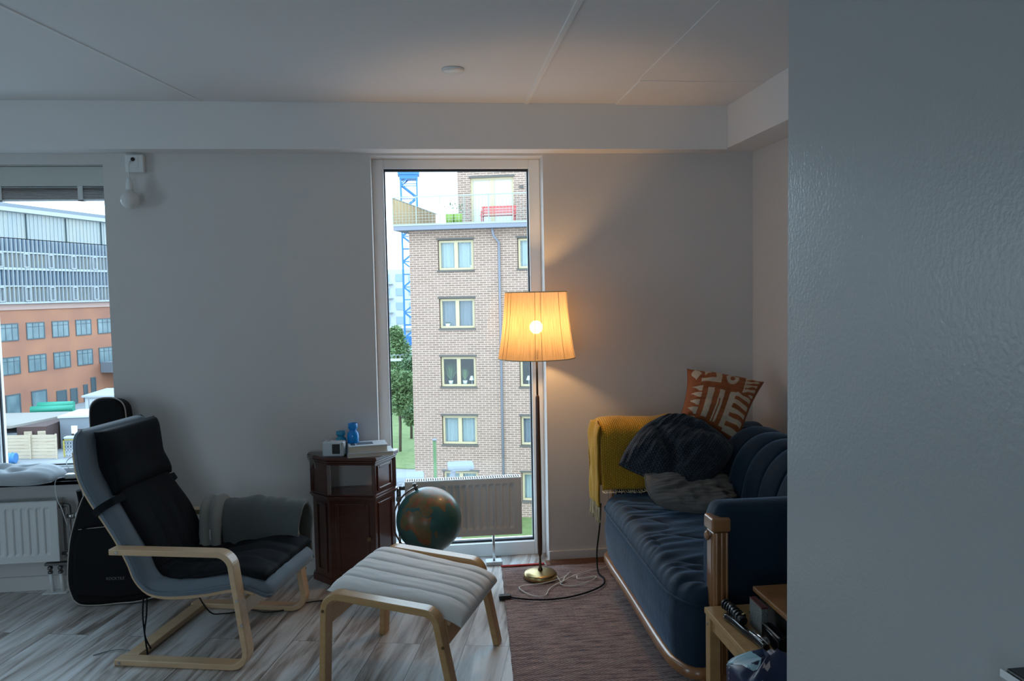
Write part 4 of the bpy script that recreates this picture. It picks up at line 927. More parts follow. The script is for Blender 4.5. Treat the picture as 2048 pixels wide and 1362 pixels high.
# pillows
def pillow(nm, corners, T, mats, label, mfn=None, wrinkle=.006, bulge=.0, n=70, sag=None, cat='pillow', convex=0, crease=0, uvs=(1, 1)):
    C_ = [Vector(c) for c in corners]; ctr = sum(C_, Vector()) / 4
    nrm = (C_[1] - C_[0]).cross(C_[3] - C_[0]).normalized()
    if nrm.dot(Vector((0, 0, 1.51)) - ctr) < 0: nrm = -nrm
    t = empty(nm, ctr, label=label, cat=cat)
    def base(a, c):
        x, y = 2 * a - 1, 2 * c - 1
        px = x * (1 - .085 * (1 - y * y) ) ; py = y * (1 - .085 * (1 - x * x))
        px, py = x * (1 - .10 * (1 - y * y) * abs(x) ** 3), y * (1 - .10 * (1 - x * x) * abs(y) ** 3)
        if convex:
            px, py = x * (1 + convex * (1 - y * y)), y * (1 + convex * (1 - x * x))
            if x * y < 0: k_ = 1 - .20 * (abs(x * y)) ** 2.5; px *= k_; py *= k_
        a_, c_ = (px + 1) / 2, (py + 1) / 2
        p = C_[0] * (1 - a_) * (1 - c_) + C_[1] * a_ * (1 - c_) + C_[2] * a_ * c_ + C_[3] * (1 - a_) * c_
        if sag: p = p + sag(x, y)
        return p
    def hh(a, c):
        x, y = 2 * a - 1, 2 * c - 1
        cr = 1 - crease * math.exp(-((x + y + .56 + .15 * nz(x, y)) / .17) ** 2) - crease * .5 * math.exp(-((x - y * .3 - .55) / .10) ** 2)
        return cr * T * (max(0, 1 - abs(x) ** 2.6) * max(0, 1 - abs(y) ** 2.6)) ** .55 * (1 + bulge * nz(x * 1.5, y * 1.5, 4)) + wrinkle * nz(x * 4, y * 4, T * 90) * max(0, 1 - max(abs(x), abs(y)) ** 6) + wrinkle * .8 * nz(x * 2 + 9, y * 11, 2) * max(0, 1 - max(abs(x), abs(y)) ** 8)
    b = MB(); b.grid(lambda a, c: base(a, c) + nrm * hh(a, c), n, n, mfn=mfn, uvs=uvs); b.grid(lambda a, c: base(a, c) - nrm * hh(a, c) * .8, n, n, uvs=uvs, mfn=(lambda a, c: 0))
    o = b.build('pillow_body', mats, t, weld=True)
    b = MB(); loop = [base(k / 20, 0) for k in range(20)] + [base(1, k / 20) for k in range(20)] + [base(1 - k / 20, 1) for k in range(20)] + [base(0, 1 - k / 20) for k in range(20)]
    b.tube(loop, .0022, 5, closed=True); b.build('edge_seam', mats[0], t)
    return t
def pat(a, c):   # rust ground, cream shapes; a runs left to right, c from top to bottom
    x, y = a, c
    if .035 > x or x > .965 or y < .03 or y > .97: return 0
    if y < .40:
        if x < .16 and y < .30 and abs(x - .09) < .07 * (1 - abs(y - .16) / .14): return 1
        if .16 < x < .42 and (.27 < y < .35): return 1
        if .34 < x < .42 and .10 < y < .35: return 1
        if .20 < x < .28 and .04 < y < .20 - (x - .20): return 1
        r = math.hypot((x - .56), (y - .20) * .8)
        if .035 < r < .085: return 1
        if .74 < x < .95:
            q = ((y * 1.0 + (x - .74) * .55) * 11) % 1
            if .72 < x < .76 or q < .5: return 1
        return 0
    if x < .20:
        q = ((y - .42) * 8.2) % 1
        if x > .05 and q < .75 and (x - .05) / .15 > q * 1.0: return 1
        return 0
    if .27 < x < .36 and .44 < y < .90: return 1
    if .43 < x < .51 and .46 < y < .92: return 1 if not (.45 < x < .475 and .6 < y < .95) else 0
    if .58 < x < .66 and .46 < y < .95: return 1
    if .66 <= x < .93:
        q = ((y - .44) * 8.5) % 1
        if q < .52: return 1
    return 0
pillow('patterned_pillow', [(1.355, 4.00, 1.085), (1.765, 3.99, 1.005), (1.505, 3.70, .735), (1.225, 3.76, .845)], .098, ['rust', 'print_cream'], 'rust and cream graphic patterned pillow propped in the corner', mfn=pat, wrinkle=.010, n=150)
pillow('waffle_pillow', [(.890, 3.60, .690), (1.165, 3.72, .915), (1.470, 3.64, .745), (1.245, 3.46, .585)], .115, ['navy'], 'dark blue waffle weave pillow lying in front of the patterned one', wrinkle=.020, sag=lambda x, y: Vector((0, 0, .02 * (1 - x * x))), bulge=.35, convex=.13, crease=.42, n=110)
pillow('grey_pillow', [(.985, 3.50, .665), (1.42, 3.66, .62), (1.40, 3.40, .495), (1.03, 3.42, .520)], .080, ['taupe'], 'plain grey pillow squashed beneath the dark blue pillow', wrinkle=.020, convex=.10, bulge=.3, crease=.3)

# ================================================================== bench and things on it
t = empty('side_bench', (1.15, 2.3, 0), label='light wood bench in front of the near sofa arm', cat='bench')
b = MB(); b.box((.903, 2.12, .430), (1.50, 2.508, .450)); b.build('bench_top', 'birch_dark', t, bevel=.003)
b = MB(); b.box((.915, 2.135, .385), (.932, 2.495, .430)); b.box((.915, 2.478, .385), (1.48, 2.495, .430)); b.box((.915, 2.135, .385), (1.48, 2.152, .430)); b.build('apron', 'birch_dark', t, bevel=.002)
for x, y in ((.905, 2.462), (.905, 2.125), (1.455, 2.462), (1.455, 2.125)):
    b = MB(); b.box((x, y, .006), (x + .038, y + .038, .430)); b.build('leg', 'birch_dark', t, bevel=.003)
for y in (2.48,):
    b = MB(); b.cyl((.905, y, .405), (.9025, y, .405), .005, n=12); b.build('screw_head', 'chrome', t)
t = empty('record_player', (1.24, 2.2, .45), label='turntable with wooden plinth at the back of the bench', cat='record player')
b = MB(); b.box((1.045, 1.98, .462), (1.47, 2.395, .535)); b.build('chassis', 'black_plastic', t, bevel=.004)
b = MB(); b.box((1.026, 1.96, .535), (1.49, 2.405, .552)); b.build('wooden_plinth', 'sofa_wood', t, bevel=.004)
b = MB(); b.lathe([(0, 0), (.160, 0), (.163, .004), (.163, .016), (.160, .018), (0, .018)], (1.252, 2.185, .556), 72, cap=False); b.build('platter', 'chrome', t)
b = MB(); b.lathe([(0, 0), (.152, 0), (.152, .003), (.05, .0035), (0, .0035)], (1.252, 2.185, .574), 72, cap=False); b.build('record', 'black_gloss', t)
for x, y in ((1.08, 2.14), (1.08, 2.36), (1.42, 2.14), (1.42, 2.36)): b = MB(); b.cyl((x, y, .450), (x, y, .464), .014); b.build('foot', 'black_plastic', t)
t = empty('small_box', (1.005, 2.31, .45), label='small upright grey textured box with maroon top edge on the bench', cat='box')
b = MB(); b.box((.994, 2.262, .450), (1.014, 2.352, .534)); b.build('carton', 'box_grey', t, bevel=.002)
b = MB(); b.box((.9935, 2.2615, .534), (1.0145, 2.3525, .539)); b.build('top_edge', 'maroon', t, bevel=.001)
t = empty('black_case', (1.0, 2.21, .45), label='black case with a pale metal edge behind the sack on the bench', cat='case')
b = MB(); b.box((.990, 2.135, .450), (1.022, 2.255, .496)); b.build('case_body', 'black_gloss', t, bevel=.004)
b = MB(); b.box((.990, 2.14, .496), (.996, 2.25, .499)); b.build('metal_edge', 'chrome', t, bevel=.001)
t = empty('corkscrew_tool', (.95, 2.3, .45), label='glossy black long handled tool lying across the bench', cat='tool')
b = MB(); b.tube([(.935, 2.395, .462), (.945, 2.34, .462), (.950, 2.28, .461), (.960, 2.22, .462), (.964, 2.16, .461)], .0115, 10, smooth_steps=5); b.build('handle', 'black_gloss', t)
b = MB(); b.tube([(.955, 2.46, .470), (.960, 2.42, .482), (.958, 2.37, .478), (.962, 2.32, .474)], .014, 8, smooth_steps=3)
for k in range(7): b.cyl((.956 + .001 * k, 2.45 - k * .017, .478), (.9565 + .001 * k, 2.444 - k * .017, .478), .0175, n=12)
b.build('ribbed_grip', 'black_plastic', t)
b = MB(); b.tube([(.969, 2.27, .466), (.972, 2.22, .468), (.974, 2.17, .466)], .004, 6); b.tube([(.952, 2.25, .4725), (.962, 2.18, .4725)], .003, 6); b.build('blade_rim', 'chrome', t)
b = MB(); b.cyl((.962, 2.335, .490), (.992, 2.345, .493), .0025); b.build('copper_pin', 'brass', t)

t = empty('gift_sack', (.90, 1.98, 0), label='dark blue plastic sack printed with pale ribbon and star', cat='bag')
def sk(a, c):   # a around, c up
    an = 2 * PI * a; X = .105 * (abs(math.cos(an)) ** .5) * (1 if math.cos(an) > 0 else -1); Y = .095 * (abs(math.sin(an)) ** .5) * (1 if math.sin(an) > 0 else -1)
    k = 1.0 - .03 * math.cos(c * 6) - .80 * (max(0, c - .84) / .16) ** 1.3
    z = .002 + .475 * min(1, c / .86) + .045 * max(0, (c - .86) / .14) + .030 * nz(math.cos(an) * 1.6, math.sin(an) * 1.6, c * 3) * c
    return Vector((.905 + X * k * (1 + .05 * nz(math.cos(an) * 2, math.sin(an) * 2, c * 5)), 2.0 + Y * k * (1 + .06 * nz(math.cos(an) * 2 + 4, math.sin(an) * 2, c * 4)), z))
b = MB(); V = b.grid(sk, 72, 40, close_u=True)
b.face([V[i][-1] for i in range(72)]); b.face([V[i][0] for i in range(72)][::-1]); b.build('sack_body', 'sack_blue', t)
def patch(nm, poly, mt):   # poly in (x across, c up) on the side of the sack facing the room
    b = MB(); cx_ = sum(p[0] for p in poly) / len(poly); cz_ = sum(p[1] for p in poly) / len(poly)
    def q(a, c):
        p = sk(a, c); d = (sk(a + .004, c) - sk(a - .004, c)).cross(Vector((0, 0, 1))).normalized()
        return p + d * .0022
    n = len(poly); c0 = b.b.verts.new(q(cx_, cz_)); rings = []
    for f in (.2, .4, .6, .8, 1): rings.append([b.b.verts.new(q(cx_ + (x - cx_) * f, cz_ + (y - cz_) * f)) for x, y in poly])
    for i in range(n): b.face([c0, rings[0][i], rings[0][(i + 1) % n]])
    for A, B_ in zip(rings, rings[1:]):
        for i in range(n): b.face([A[i], A[(i + 1) % n], B_[(i + 1) % n], B_[i]])
    b.build(nm, mt, t)
patch('pale_ribbon', [(.42, .90), (.41, .96), (.46, .985), (.52, .985), (.575, .965), (.585, .94), (.56, .925), (.52, .91), (.48, .87), (.44, .84)], 'sack_light')
star = []
for k in range(12): a_ = 2 * PI * k / 12; r_ = .011 if k % 2 else .005; star.append((.605 + r_ * math.cos(a_), .915 + r_ * 1.3 * math.sin(a_)))
patch('printed_star', star, 'sack_yellow')
patch('white_bow', [(.655, .955), (.665, .92), (.68, .94), (.705, .975), (.715, .945), (.70, .92), (.68, .925)], 'sack_white')
for k in range(4): patch('printed_mark', [(.485, .84 - k * .028), (.489, .84 - k * .028), (.489, .85 - k * .028), (.485, .85 - k * .028)], 'sack_white')
patch('printed_mark', [(.68, .86), (.70, .86), (.70, .866), (.68, .866)], 'sack_light')

# wall box near the camera
t = empty('wall_box', (.78, .95, .9), label='pale wall box with dark open top at lower right', cat='wall box')
b = MB(); b.box((.765, .86, .86), (.7995, .972, .984)); b.build('housing', 'entry_wall', t, bevel=.002)
b = MB(); b.box((.768, .865, .984), (.7995, .968, .990)); b.build('inner_lid', 'black_plastic', t, bevel=.004)
b = MB(); b.box((.7635, .859, .976), (.766, .973, .987)); b.build('front_lip', 'white', t, bevel=.001)

# ================================================================== outside: ground
G = -9.4
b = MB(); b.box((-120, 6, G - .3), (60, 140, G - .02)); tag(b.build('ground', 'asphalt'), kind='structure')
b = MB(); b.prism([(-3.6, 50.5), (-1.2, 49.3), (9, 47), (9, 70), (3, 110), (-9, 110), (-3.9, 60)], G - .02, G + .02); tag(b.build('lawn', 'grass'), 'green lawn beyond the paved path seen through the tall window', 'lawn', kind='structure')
b = MB(); b.prism([(1.0, 30), (14, 27), (14, 36), (1.8, 38.2)], G - .02, G + .03); tag(b.build('lawn', 'grass'), kind='structure')

# ------------------------------------------------------------------ tan brick block
BK = (-.55, 38.88, 0)
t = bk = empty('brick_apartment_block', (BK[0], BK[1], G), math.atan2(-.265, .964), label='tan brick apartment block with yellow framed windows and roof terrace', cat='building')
def LB(): return MB()
zg = 0 - G   # local z = world z + zg
WIN = []
rows_z = [(2.47, 3.95), (-.31, 1.17), (-3.12, -1.62), (-5.92, -4.48), (-8.62, -7.19)]
cols = [(1.40, 3.14), (5.24, 6.98)]
for r_, (z0, z1) in enumerate(rows_z):
    for c_, (x0, x1) in enumerate(cols): WIN.append((x0, x1, z0, z1, r_, c_))
# wall with real window openings
b = MB(); X1 = 14.0
zs = [G] ; 
zr = sorted(rows_z); cur = G
for z0, z1 in zr:
    b.box((0, 0, cur + zg), (X1, .45, z0 + zg)); xc = 0
    for x0, x1 in cols: b.box((xc, 0, z0 + zg), (x0, .45, z1 + zg)); xc = x1
    b.box((xc, 0, z0 + zg), (X1, .45, z1 + zg)); cur = z1
b.box((0, 0, cur + zg), (X1, .45, 4.42 + zg)); b.box((0, .45, zg + G), (.45, 11, 4.42 + zg)); b.box((X1 - .45, .45, zg + G), (X1, 11, 4.42 + zg))
b.build('wall', 'tan_brick', t, world=False)
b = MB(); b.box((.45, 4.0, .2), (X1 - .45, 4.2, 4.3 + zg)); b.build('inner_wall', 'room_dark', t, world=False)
for x0, x1, z0, z1, r_, c_ in WIN:
    z0 += zg; z1 += zg
    f = MB(); frame_rect(f, x0 + .03, x1 - .03, z0 + .05, z1 - .03, .12, .22, .10); xm = (x0 + x1) / 2; f.box((xm - .09, .12, z0 + .15), (xm + .09, .22, z1 - .13)); fo = f.build('window', 'frame_yellow', t, world=False)
    f = MB(); f.box((x0 + .13, .17, z0 + .15), (x1 - .13, .18, z1 - .13)); f.build('pane', 'glass', fo, world=False)
    if r_ != 2:
        f = MB(); f.grid(lambda a, c: Vector((x0 + .1 + (x1 - x0 - .2) * a, .32 + .014 * math.sin(a * 62), z0 + .1 + (z1 - z0 - .2) * c)), 140, 2)
        f.build('curtain', 'curtain_grey' if (r_ == 1 or (r_ == 3 and c_ == 1)) else 'curtain', fo, world=False)
    f = MB(); f.box((x0 - .05, -.03, z1 - .01), (x1 + .05, .05, z1 + .09)); f.build('lintel', 'lintel', t, world=False)
    f = MB(); f.box((x0 - .04, -.05, z0 - .04), (x1 + .04, .14, z0 + .04)); f.build('window_ledge', 'lintel', t, world=False)
# terrace slab, railing
b = MB(); b.box((-.60, -.55, 4.42 + zg), (X1 + .4, 11, 4.62 + zg)); b.build('terrace_slab', 'slab_grey', t, world=False)
b = MB(); b.box((-.62, -.57, 4.62 + zg), (X1, -.53, 4.70 + zg)); b.bar((-.6, -.55, 5.96 + zg), (X1, -.55, 5.96 + zg), .05, .05); b.bar((-.6, -.55, 5.96 + zg), (-.6, 8, 5.96 + zg), .05, .05)
x = -.6
while x < 7.5: b.bar((x, -.55, 4.66 + zg), (x, -.55, 5.96 + zg), .035, .035, up=(0, 1, 0)); x += 1.15
x = -.6
while x < 7.5: b.bar((x, -.55, 4.66 + zg), (x, -.55, 5.96 + zg), .012, .012, up=(0, 1, 0)); x += .16
b.build('railing', 'rail_metal', t, world=False)
b = MB(); k = 0
for j in range(5): b.bar((-.6, -.545, 4.72 + zg + j * .13), (7.2, -.545, 4.72 + zg + j * .13), .012, .012)
b.build('railing_mesh', 'rail_metal', t, world=False)
b = MB(); y = -.5
while y < 7.6: b.box((-.62, y, 4.66 + zg), (-.585, y + .17, 5.92 + zg)); y += .185
b.build('bamboo_screen', 'bamboo', t, world=False)
b = MB(); y = 0
while y < 3.6: b.box((.4 + y * .5, 8.2, 4.62 + zg), (.4 + y * .5 + .07, 8.25, 5.5 + zg)); y += .18
b.build('slatted_divider', 'bamboo', t, world=False)
# penthouse
b = MB(); z9 = 10.2
b.box((1.9, 2.4, 4.62 + zg), (2.55, 2.8, z9 + zg)); b.box((2.55, 2.4, 7.15 + zg), (X1, 2.8, z9 + zg)); b.box((4.75, 2.4, 4.62 + zg), (5.75, 2.8, 7.15 + zg)); b.box((5.75, 2.4, 4.62 + zg), (7.3, 2.8, 5.5 + zg)); b.box((7.3, 2.4, 4.62 + zg), (X1, 2.8, 7.15 + zg)); b.box((1.9, 2.8, 4.62 + zg), (2.3, 10, z9 + zg)); b.build('penthouse_wall', 'tan_brick', t, world=False)
for x0, x1, z0 in ((2.55, 4.75, 4.66), (5.75, 7.3, 5.5)):
    f = MB(); frame_rect(f, x0, x1, z0 + zg, 7.15 + zg, 2.5, 2.6, .12); xm = (x0 + x1) / 2; f.box((xm - .1, 2.5, z0 + zg + .1), (xm + .1, 2.6, 7.05 + zg)); fo = f.build('window', 'frame_yellow', t, world=False)
    f = MB(); f.box((x0 + .1, 2.56, z0 + .1 + zg), (x1 - .1, 2.58, 7.05 + zg)); f.build('pane', 'penthouse_glass', fo, world=False)
    f = MB(); f.box((x0 - .05, 2.36, 7.14 + zg), (x1 + .05, 2.42, 7.24 + zg)); f.build('lintel', 'lintel', t, world=False)
b = MB(); b.box((5.05, 2.34, 6.55 + zg), (5.25, 2.40, 6.7 + zg)); b.build('wall_lamp', 'lintel', t, world=False)
# downpipe
b = MB(); b.tube([(4.12, -.35, 4.42 + zg), (4.16, -.30, 4.1 + zg), (4.38, -.06, 3.75 + zg), (4.38, -.06, 3.0 + zg), (4.38, -.06, .3)], .055, 10); b.build('downpipe', 'slab_grey', t, world=False)
# things on the terrace
RB = Matrix.LocRotScale(bk.location, bk.rotation_euler, bk.scale)
def bw(x, y, z): return RB @ Vector((x, y, z + zg))
for i, x in enumerate((2.02, 2.42)):
    p = bw(x, 0.1, 4.62); t2 = empty('ribbed_planter', p, bk.rotation_euler.z, label=('left' if i == 0 else 'right') + ' one of two lime green ribbed planters on the roof terrace', cat='planter', group='lime planters on the terrace')
    b = MB(); b.lathe([(0, 0), (.17, 0), (.19, .55), (.16, .56), (.15, .45), (0, .45)], (0, 0, 0), 20, cap=False)
    for k in range(12): an = 2 * PI * k / 12; b.cyl((.178 * math.cos(an), .178 * math.sin(an), .02), (.196 * math.cos(an), .196 * math.sin(an), .54), .02, n=6)
    b.build('pot', 'lime', t2, world=False)
    b = MB(); random.seed(i)
    for k in range(60):
        d = Vector((random.uniform(-1, 1), random.uniform(-1, 1), random.uniform(.3, 2.2))) * .25; q = Vector((0, 0, .5)) + d; s_ = .06
        v = [b.b.verts.new(q + Vector((random.uniform(-s_, s_), random.uniform(-s_, s_), random.uniform(-s_, s_)))) for _ in range(3)]; b.face(v)
    b.build('foliage', 'leaf_dark', t2, world=False)
p = bw(4.3, .35, 4.62); t2 = empty('garden_bench', p, bk.rotation_euler.z, label='red slatted bench on the roof terrace behind the railing', cat='bench')
b = MB()
for j in range(4): b.box((-.85, -.2 + j * .12, .42), (.85, -.11 + j * .12, .46))
b.build('seat', 'red_paint', t2, world=False)
b = MB()
for j in range(3): b.box((-.85, .26 + j * .02, .55 + j * .13), (.85, .29 + j * .02, .65 + j * .13))
b.build('backrest', 'red_paint', t2, world=False)
for x in (-.8, .75):
    b = MB(); b.box((x, -.2, 0), (x + .05, -.15, .62)); b.box((x, .25, 0), (x + .05, .30, .9)); b.box((x, -.2, .60), (x + .05, .28, .64)); b.build('bench_leg', 'red_paint', t2, world=False)
def leafy_plant(nm, p, lab, h, w, n, potm='white', seed=1, mt='leaf_dark', blades=False):
    t2 = empty(nm, p, bk.rotation_euler.z, label=lab, cat='plant'); b = MB(); b.lathe([(0, 0), (.09, 0), (.12, .2), (.1, .2), (0, .17)], (0, 0, 0), 16, cap=False); b.build('pot', potm, t2, world=False)
    random.seed(seed); b = MB()
    for k in range(n):
        an = random.uniform(0, 2 * PI); r_ = w * random.uniform(.2, 1); z = h * random.uniform(.5, 1); tip = Vector((r_ * math.cos(an), r_ * math.sin(an) * .5, z)); s0 = Vector((0, 0, .16)); sd = Vector((-math.sin(an), math.cos(an), 0)) * (.035 if blades else .03)
        mid = (s0 + tip) / 2 + Vector((0, 0, .05)); v = [b.b.verts.new(q) for q in (s0, mid - sd, tip, mid + sd)]; b.face(v)
    b.build('foliage', mt, t2, world=False); return t2
leafy_plant('potted_plant', bw(2.95, .42, 2.52), 'small potted plant in the topmost window of the brick block', .42, .25, 26, seed=4, mt='leaf')
leafy_plant('potted_plant', bw(1.80, .42, -3.02), 'tall leafy potted plant at left in the third row window', 1.15, .42, 50, seed=5)
leafy_plant('potted_plant', bw(2.50, .42, -3.02), 'upright bladed potted plant at right in the third row window', .85, .30, 30, seed=6, mt='leaf', blades=True)
leafy_plant('potted_plant', bw(1.75, .27, -.24), 'low dark potted plant in the second row window', .28, .22, 24, seed=8)
for i, (x, lab) in enumerate(((2.84, 'small white table lamp beside plants in the third row window'), (5.62, 'small white table lamp in the right hand third row window'))):
    t2 = empty('table_lamp', bw(x, .42, -3.02), 0, label=lab, cat='lamp'); b = MB(); b.lathe([(0, 0), (.07, 0), (.06, .02), (.012, .04), (.012, .24)], (0, 0, 0), 16); b.build('base', 'white', t2, world=False)
    b = MB(); b.lathe([(.13, .22), (.06, .42)], (0, 0, 0), 18, cap=False); b.build('shade', 'white', t2, world=False)

# ------------------------------------------------------------------ office building on the left
k5 = 1.25
OF = (-29.28 * k5, 68 * k5, G)
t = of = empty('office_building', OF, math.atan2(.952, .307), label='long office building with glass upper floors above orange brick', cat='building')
def zz(z): return 1.51 + (z - 1.51) * k5 - G
XA, XB_ = -16 * k5, 26 * k5
b = MB(); b.box((XA, 0, 0), (XB_, 14, zz(.95))); ob = b.build('brick_wall', 'orange_brick', t, world=False)
b = MB(); b.box((XA, -.12, zz(.72)), (XB_, 14, zz(1.18))); b.build('render_band', 'pink_render', t, world=False)
def band(nm, z0, z1, mt, y=-.25): b = MB(); b.box((XA, y, zz(z0)), (XB_, 13, zz(z1))); return b.build(nm, mt, t, world=False)
band('glass_band', 1.28, 2.45, 'office_glass_light'); band('glass_band', 2.55, 3.75, 'office_glass'); band('glass_band', 3.87, 5.0, 'office_glass_light'); band('glass_band', 5.1, 6.05, 'office_glass'); band('cladding_band', 6.12, 8.05, 'panel_green_white')
for z0, z1 in ((1.18, 1.32), (2.46, 2.56), (3.72, 3.90), (4.99, 5.10)): band('floor_edge', z0, z1, 'panel_white', -.45)
band('roof_edge', 8.05, 8.35, 'panel_white', -.7); band('roof', 8.35, 8.75, 'roof_grey', 0.3)
b = MB(); x = XA + .2; i = 0
while x < XB_ - .5:
    b.box((x, -.50, zz(1.3)), (x + .055, -.26, zz(6.05)))
    x += .51; i += 1
b.build('fin_row', 'panel_white', t, world=False)
b = MB(); x = XA + .2; i = 0
while x < XB_ - .5:
    b.box((x, -.30, zz(6.1)), (x + .04, -.25, zz(8.0))); x += .51
b.build('cladding_ribs', 'panel_white', t, world=False)
b = MB(); x = XA + 1.2
while x < XB_ - .5: b.box((x, -.38, zz(6.1)), (x + .07, -.24, zz(8.0))); x += 5.1
b.build('cladding_joints', 'office_frame', t, world=False)
b = MB(); x = XA + .5; i = 0
while x < XB_ - 1.5:
    b.box((x, -.66, zz(1.32)), (x + .55, -.28, zz(2.46))) if False else frame_rect(b, x, x + .62, zz(1.36), zz(2.44), -.54, -.3, .08); frame_rect(b, x, x + .62, zz(3.92), zz(4.97), -.54, -.3, .08); x += 3.06
b.build('opening_lights', 'panel_white', t, world=False)
sp_ = 2.55 * k5
for k in range(-5, 9):
    x0 = (-.50 + 2.58 * k) * k5; x1 = x0 + 1.82 * k5
    for z0, z1 in ((-1.60, -.28), (-4.12, -2.79)):
        f = MB(); frame_rect(f, x0, x1, zz(z0), zz(z1), -.06, .05, .10); f.box((x0 + .75, -.05, zz(z0)), (x0 + .81, .04, zz(z1))); f.box((x0 + 1.5, -.05, zz(z0)), (x0 + 1.56, .04, zz(z1))); f.box((x0, -.05, zz(z1) - .45), (x1, .04, zz(z1) - .40)); fo = f.build('window', 'office_frame', t, world=False)
        f = MB(); f.box((x0 + .1, -.03, zz(z0) + .1), (x1 - .1, .01, zz(z1) - .1)); f.build('pane', 'office_window', fo, world=False)
for x0, x1, zt in ((-5.4, -4.0, -5.6), (-2.95, -1.4, -5.6), (-.4, .7, -5.9), (1.1, 1.9, -5.9), (2.6, 3.1, -5.75), (3.5, 4.1, -5.25)):
    f = MB(); frame_rect(f, x0 * k5, x1 * k5, .05, zz(zt), -.06, .05, .12); fo = f.build('door', 'office_frame', t, world=False)
    f = MB(); f.box((x0 * k5 + .1, -.03, .1), (x1 * k5 - .1, .01, zz(zt) - .1)); f.build('door_panel', 'office_window' if x1 - x0 > 1.2 else 'office_frame', fo, world=False)
b = MB(); b.box((4.75 * k5, -2.2, zz(-4.95)), (9.5 * k5, -.05, zz(-4.05))); b.build('canopy', 'roof_grey', t, world=False)
b = MB()
for k in range(6): b.box(((4.8 + k * .9) * k5, -2.1, .05), ((4.92 + k * .9) * k5, -1.9, zz(-4.95)))
for z in (-5.5, -6.4): b.box((4.8 * k5, -2.1, zz(z) - .08), (9.4 * k5, -1.95, zz(z) + .08))
b.build('entrance_frame', 'panel_white', t, world=False)

# ------------------------------------------------------------------ construction yard
q = 1.0686
def gq(x, y): return Vector((x * q, y * q, G))
t = empty('timber_fence', gq(-29, 54.0), label='pale timber board fence at the front of the building yard', cat='fence')
A_, B2 = gq(-33.5, 55.0), gq(-23.45, 53.6)
b = MB(); d = (B2 - A_)
for j in range(7): b.bar(A_ + Vector((0, 0, .13 + j * .235)), B2 + Vector((0, 0, .13 + j * .235)), .04, .215)
b.build('board_panel', 'timber_pale', t)
for k in range(7):
    p = A_ + d * k / 6; b = MB(); b.bar(p + Vector((0, -.08, 0)), p + Vector((0, -.08, 1.72 + (.45 if k == 3 else 0))), .10, .10, up=(0, 1, 0)); b.build('fence_post', 'timber_pale', t)
t = empty('site_shed', (-29, 62, G), label='low site shed with grey brown roof behind the timber fence', cat='shed')
b = MB(); b.box((-33.5, 59.2, G), (-28.5, 64.0, -7.85)); b.build('grey_wall', 'container_grey', t)
b = MB(); b.box((-28.5, 59.2, G), (-26.55, 65.2, -7.45)); b.build('dark_wall', 'shed_dark', t)
b = MB(); b.prism([(-34, 58.6), (-28.7, 58.8), (-26.4, 65.4), (-32.5, 65.6)], -7.45, -7.28); b.build('roof', 'shed_roof', t)
for x in (-27.95, -27.05):
    b = MB(); b.box((x, 59.0, G), (x + .5, 59.12, -7.75)); b.build('plywood_sheet', 'timber_pale', t)
t = empty('site_container', (-25.5, 64, G), label='grey site container with pale roof right of the shed', cat='container')
b = MB(); b.box((-26.4, 61.0, G), (-22.8, 64.5, -7.15)); b.build('container_body', 'container_grey', t)
b = MB(); b.box((-26.5, 60.9, -7.15), (-22.7, 64.6, -7.02)); b.build('roof', 'pale_far', t)
b = MB(); b.box((-25.6, 60.94, G), (-24.3, 60.99, -8.0)); b.build('doorway', 'shed_dark', t)
t = empty('green_tarpaulin', (-29, 66, G), label='stack of bright green tarpaulin rolls behind the shed roof', cat='tarpaulin')
b = MB(); b.box((-30.6, 66.3, G), (-28.0, 67.3, -7.5)); b.build('pallet_stack', 'timber_pale', t)
b = MB(); b.cyl((-30.9, 66.6, -7.22), (-27.7, 66.6, -7.22), .28, n=14); b.cyl((-30.6, 67.1, -6.95), (-27.9, 67.1, -6.95), .26, n=14); b.build('tarpaulin_rolls', 'tarp_green', t)
t = empty('white_cabin', (-25, 70, G), label='white flat roofed cabin behind the grey container', cat='cabin')
b = MB(); b.prism([(-28.2, 70), (-20, 68.2), (-20, 74), (-28.2, 75)], G, -6.75); b.build('cabin_wall', 'pale_far', t)
b = MB(); b.prism([(-28.4, 69.8), (-19.9, 68.0), (-19.9, 74.2), (-28.4, 75.2)], -6.75, -6.6); b.build('cabin_roof', 'panel_white', t)
b = MB()
for k in range(9): b.box((-27.9 + .85 * k, 69.92 - .187 * k, G + .2), (-27.84 + .85 * k, 69.97 - .187 * k, -6.9))
b.build('wall_ribs', 'container_grey', t)
t = empty('mesh_gate', gq(-23.3, 55.2), label='pale mesh gate with yellow top bar beside the timber fence', cat='gate')
a0 = gq(-23.25, 54.0); b = MB(); b.box((a0.x, a0.y, G + 1.15), (a0.x + 3.2, a0.y + .12, G + 1.24)); b.box((a0.x, a0.y, G), (a0.x + .08, a0.y + .12, G + 1.24)); b.build('yellow_bar', 'yellow_paint', t)
b = MB(); b.box((a0.x + .1, a0.y - .15, G + 1.25), (a0.x + 3.2, a0.y + .35, G + 1.42)); b.build('pale_cap', 'panel_white', t, bevel=.06)
b = MB()
for k in range(16): b.bar((a0.x + .2 + k * .19, a0.y + .06, G), (a0.x + .2 + k * .19, a0.y + .06, G + 1.15), .05, .05, up=(0, 1, 0))
for k in range(5): b.bar((a0.x, a0.y + .06, G + .1 + k * .24), (a0.x + 3.2, a0.y + .06, G + .1 + k * .24), .05, .05)
b.build('mesh_panel', 'panel_white', t)
b = MB(); b.box((a0.x + .62, a0.y - .05, G + 1.62), (a0.x + 1.0, a0.y, G + 2.15)); b.box((a0.x + .78, a0.y, G), (a0.x + .84, a0.y + .08, G + 2.0)); b.build('notice_board', 'white', t)
